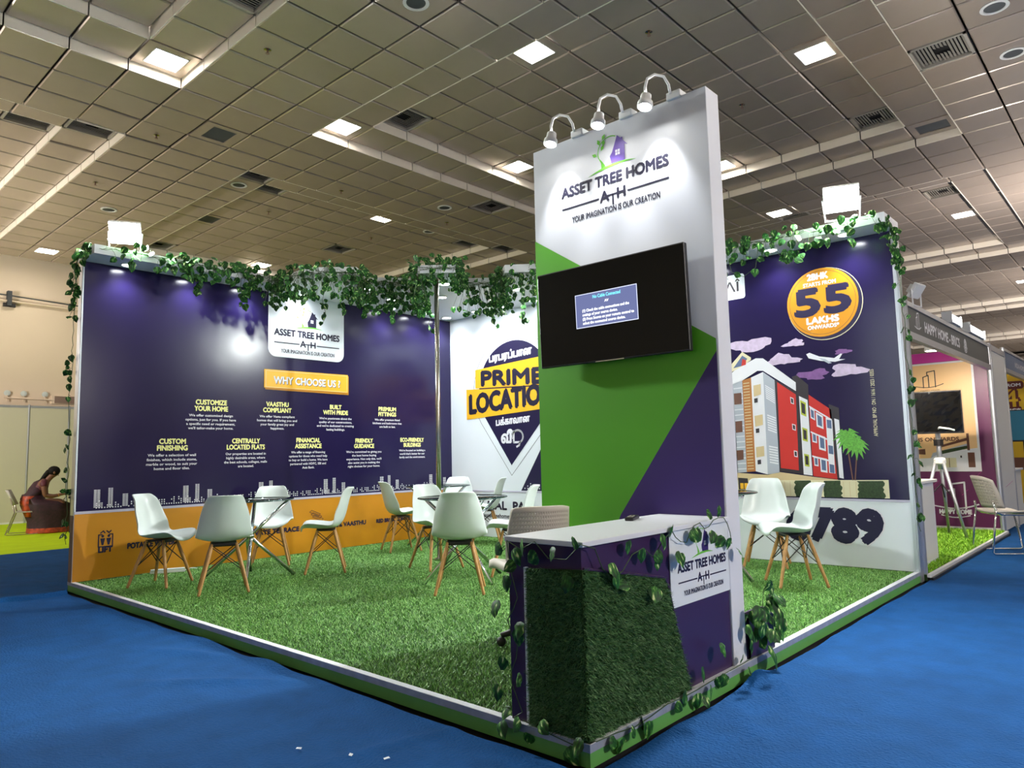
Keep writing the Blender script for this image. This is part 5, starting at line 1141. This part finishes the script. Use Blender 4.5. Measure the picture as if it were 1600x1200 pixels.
b = MB(); house_logo(b, PF, -1.67, 2.225, .52, M['p_white'], .001, .014); b.build('house_emblem', fab)
b = MB(); text(b, PF, 'HAPPY HOME - BRICS', -1.40, .20, 2.225, .10, M['p_white'], .001, bold=.006); b.build('fascia_lettering', fab)
b = MB(); ring(b, PF, .52, 2.285, .055, .075, M['p_white'], .001, 20); text(b, PF, '8', .475, .565, 2.245, .085, M['p_white'], .0016, bold=.008); stroke(b, PF, [(.42, 2.26), (.46, 2.21), (.52, 2.195), (.58, 2.21), (.62, 2.26)], .014, M['p_white'], .001)
b.build('round_emblem', fab)
for n_, (y, L_) in enumerate(((7.02, .52), (8.23, .95))):
    t = empty('strip_floodlight', (.02, y, 2.50), 0, ('short', 'long bright')[n_] + ' strip floodlight standing on the dark grey fascia', 'floodlight')
    b = MB(); b.box((-.05, -L_ / 2, -.03), (.02, L_ / 2, .06), M['white_metal']); b.build('housing', t)
    b = MB(); b.box((.02, -L_ / 2 + .03, -.02), (.026, L_ / 2 - .03, .05), M['tube']); b.build('lens', t)
    area_light(t, (.03, 0, .02), (1, 0, .35), STRIP_W * L_, (1, .95, .88), .07, L_ * .9)
    for s in (-1, 1):
        b = MB(); b.box((-.06, s * L_ / 2 - .012, -.05), (.04, s * L_ / 2 + .012, .075), M['alu']); b.build('end_cap', t)
floodlight((.06, 5.35, 2.57), (1.4, 5.1, 1.6), .09, 0, 'unlit white floodlight on the near end of the dark grey fascia', False)
for n_, (x, y, z, w) in enumerate(((-.30, 5.72, 2.24, 'left one, by the wall edge'), (-.30, 7.45, 2.24, 'over the peach poster'))):
    t = empty('stall_spotlight', (x, y, z), 0, 'round warm spotlight behind the dark fascia, ' + w, 'spotlight')
    b = MB(); b.lathe([(.03, .22), (.03, .12), (.075, .08), (.09, 0), (.08, -.005)], M['white_metal'], 18, cap=False); b.build('housing', t, True)
    b = MB(); b.lathe([(.08, .005), (.001, .0)], M['warm'], 16, cap=False); b.build('lens', t)
    spot((0, 0, -.02), (.12, .55, -.6), STALL_W, 115, .8, .06, (1, .88, .74), t)
b = MB(); b.tube([(-.3, -2.0, 2.45), (-.3, 2.0, 2.45)], .02, M['alu'], 8); b.build('lamp_track', fa)
nc = empty('stall_counter', (-.38, 5.56, 0), 0, 'plain white stall counter just behind the right wall edge', 'counter')
b = MB(); b.box((-.26, -.5, -.04), (.28, .50, .735), M['white']); bevel(b.build('body', nc), .004)
b = MB(); b.box((-.30, -.53, .735), (.31, .54, .765), M['offwhite']); bevel(b.build('top', nc), .004)
b = MB(); b.box((.28, -.46, .0), (.284, .46, .70), M['offwhite']); b.build('front_panel', nc)
mo = empty('wrapped_monitor', (-.45, 8.14, 1.525), math.radians(14), 'black monitor still wrapped in clear plastic on a tripod in the neighbouring stall', 'monitor')
b = MB(); b.box((-.28, -.02, -.27), (.28, .02, .27), M['dark']); bevel(b.build('housing', mo), .006)
b = MB(); b.box((-.265, -.023, -.25), (.265, -.02, .255), M['screen']); b.build('screen', mo)
wv = []; wf = []
for i in range(13):
    for k in range(13): wv.append((-.29 + .58 * i / 12, -.034 + random.uniform(-.006, .006), -.275 + .56 * k / 12))
wf = [(i * 13 + k, i * 13 + k + 1, (i + 1) * 13 + k + 1, (i + 1) * 13 + k) for i in range(12) for k in range(12)]
b = MB(); b.add(wv, wf, M['wrap']); b.build('plastic_wrap', mo)
tr = empty('tripod', (-.47, 8.20, 0), 0, 'white metal tripod stand carrying the wrapped monitor', 'tripod')
b = MB(); b.lathe([(.03, .80), (.03, 1.3)], M['alu'], 12); b.build('column', tr, True)
b = MB(); b.lathe([(.055, 1.10), (.055, 1.18)], M['black'], 12); b.build('clamp', tr)
b = MB(); b.lathe([(.05, .86), (.07, .88), (.07, .93), (.05, .95)], M['white_metal'], 12); b.build('hub', tr)
for a in (-38, 95, 215):
    ca, sa = math.cos(math.radians(a)), math.sin(math.radians(a))
    b = MB(); b.tube([(.05 * ca, .05 * sa, .90), (.34 * ca, .34 * sa, -.03)], [.022, .016], M['alu'], 10); b.build('leg', tr, True)
    b = MB(); b.tube([(.0, .0, .62), (.20 * ca, .20 * sa, .42)], .008, M['black'], 6); b.build('strut', tr)
b = MB(); b.tube([(.0, -.02, 1.3), (.05, -.12, 1.33), (.15, -.1, 1.31), (.2, -.06, 1.29)], .012, M['shell'], 7); b.build('cable', tr)
wp = empty('stall_divider', (.02, 9.78, -HP), 0, 'blank white divider panel between the plum stall and the yellow stall', 'stall wall')
b = MB(); b.box((-.03, -.54, .05), (.0, .54, 2.46), M['offwhite']); b.build('panel', wp)
for y in (-.56, .56):
    b = MB(); b.lathe([(.025, 0), (.025, 2.56)], M['alu'], 8, Matrix.Translation((-.015, y, 0))); b.build('post', wp)
b = MB(); b.box((-.04, -.55, 2.46), (.01, .55, 2.54), M['alu']); b.build('rail', wp)
f2 = empty('stall_fascia', (0, 12.2, 0), 0, 'blue-grey fascia board of the yellow stall at the far right', 'sign')
b = MB(); b.box((-.02, -1.84, 2.22), (.012, 1.84, 2.47), M['bluegrey']); f2b = b.build('board', f2)
for z0, z1 in ((2.47, 2.51), (2.16, 2.22)):
    b = MB(); b.box((-.03, -1.86, z0), (.025, 1.86, z1), M['alu']); b.build('rail', f2)
b = MB(); text(b, PF, 'INDIA HOMES', -.85, .15, 2.30, .075, M['p_white'], .001, bold=.004); b.build('fascia_lettering', f2b)
for y in (-1.86, 1.86):
    b = MB(); b.lathe([(.028, -HP), (.028, 2.52)], M['alu'], 8, Matrix.Translation((0, y, 0))); b.build('post', f2)
y2 = empty('stall_wall', (-1.5, 14.06, -HP), 0, 'yellow printed wall of the farthest stall with maroon price lettering', 'stall wall')
b = MB(); b.box((-1.6, 0, 0), (1.5, .04, 2.56), M['offwhite']); b.build('board', y2)
b = MB(); poly(b, PW, rect(-1.6, .85, 1.48, 2.5), M['ochre'], 0); poly(b, PW, rect(-1.6, .0, 1.48, .62), M['ochre'], 0); poly(b, PW, rect(-1.6, .62, 1.48, .85), M['p_brown'], 0)
poly(b, PW, rrect(.55, 2.13, 1.28, 2.28, .05), M['maroon_ink'], .001); text(b, PW, 'STARTS FROM', .60, 1.23, 2.18, .055, M['p_white'], .002, bold=.003)
text(b, PW, '24', .72, 1.17, 1.80, .30, M['maroon_ink'], .001, bold=.05); text(b, PW, '24', .72, 1.17, 1.80, .30, M['ochre'], .002, bold=.004)
poly(b, PW, rrect(.6, 1.66, 1.22, 1.80, .03), M['maroon_ink'], .0012); text(b, PW, 'LAKHS*', .68, 1.20, 1.70, .06, M['p_white'], .002, bold=.005); b.build('price_print', y2)
b = MB(); b.box((-3.14, 10.3, -HP), (-3.1, 14.1, 2.45), M['offwhite']); tag(b.build('stall_back_wall'), 'white back wall of the yellow stall', 'stall wall')
ts = empty('teal_screen', (-.10, 12.6, 1.42), math.radians(6), 'flat screen glowing teal in front of the yellow stall wall', 'television')
b = MB(); b.box((-.37, -.02, -.28), (.37, .02, .26), M['dark']); bevel(b.build('housing', ts), .005)
b = MB(); b.box((-.355, -.023, -.255), (.355, -.02, .245), M['teal']); b.build('screen', ts)
b = MB(); b.lathe([(.03, -1.45), (.03, -.2)], M['black'], 10, Matrix.Translation((0, .04, 0))); b.lathe([(.2, -1.5), (.2, -1.47), (.03, -1.45)], M['black'], 14, Matrix.Translation((0, .04, 0))); b.build('stand', ts)
c2 = empty('stall_counter', (-.20, 10.75, -HP), 0, 'white counter of the yellow stall, beside the blank divider', 'counter')
b = MB(); b.box((-.2, -.32, 0), (.2, .32, .80), M['offwhite']); bevel(b.build('body', c2), .004)
b = MB(); b.box((-.23, -.35, .80), (.23, .35, .83), M['white']); bevel(b.build('top', c2), .004)

# added fill floods on unseen stands, brightening ceiling, west wall and counter side
for n_, (x, y, ax, ay, az, w) in enumerate(((-12.0, -4.2, -14, 1, 5.0, 'on the west aisle'), (1.9, 12.5, 1.2, 14, 6.0, 'on the east aisle beside the plum stall'), (5.6, 2.0, 0, 1.8, .3, 'across the aisle from the counter'), (1.9, 21.0, 1.0, 23, 6.0, 'farther along the east aisle'), (1.9, 32.0, 1.0, 34, 6.0, 'at the far end of the east aisle'))):
    st = empty('fill_lamp_stand', (x, y, -HP), 0, 'added fill lamp stand, out of view, ' + w, 'lamp stand')
    b = MB(); b.lathe([(.025, .02), (.025, 2.95)], M['alu'], 10); b.build('column', st, True)
    for a in (0, 120, 240):
        b = MB(); b.tube([(0, 0, .5), (.45 * math.cos(math.radians(a)), .45 * math.sin(math.radians(a)), .01)], .014, M['alu'], 7); b.build('leg', st, True)
    floodlight((x, y, 3.05), (ax, ay, az), .16, FILL_STAND_W * (.45, .42, .20, .5, .5)[n_], 'added fill floodlight, out of view, ' + w, True, (1, .9, .83))

# scraps of paper on the carpet
for n_, (x, y, a, w) in enumerate(((-1.02, -.62, 20, 'the largest, left of the counter corner'), (-.66, -.45, 70, 'nearest the counter'), (-.80, -.52, 130, 'between two others left of the counter'), (-2.62, -1.35, 40, 'alone on the open carpet at the left'))):
    t = empty('paper_scrap', (x, y, -HP + .012), math.radians(a), 'tiny white paper scrap on the blue carpet, ' + w, 'paper scrap')
    b = MB(); b.add([(-.012, -.006, 0), (.002, -.009, .003), (.013, -.003, 0), (.010, .007, .004), (-.004, .009, .001), (-.013, .004, .003)], [(0, 1, 2, 3, 4, 5)], M['paper']); b.build('scrap', t)
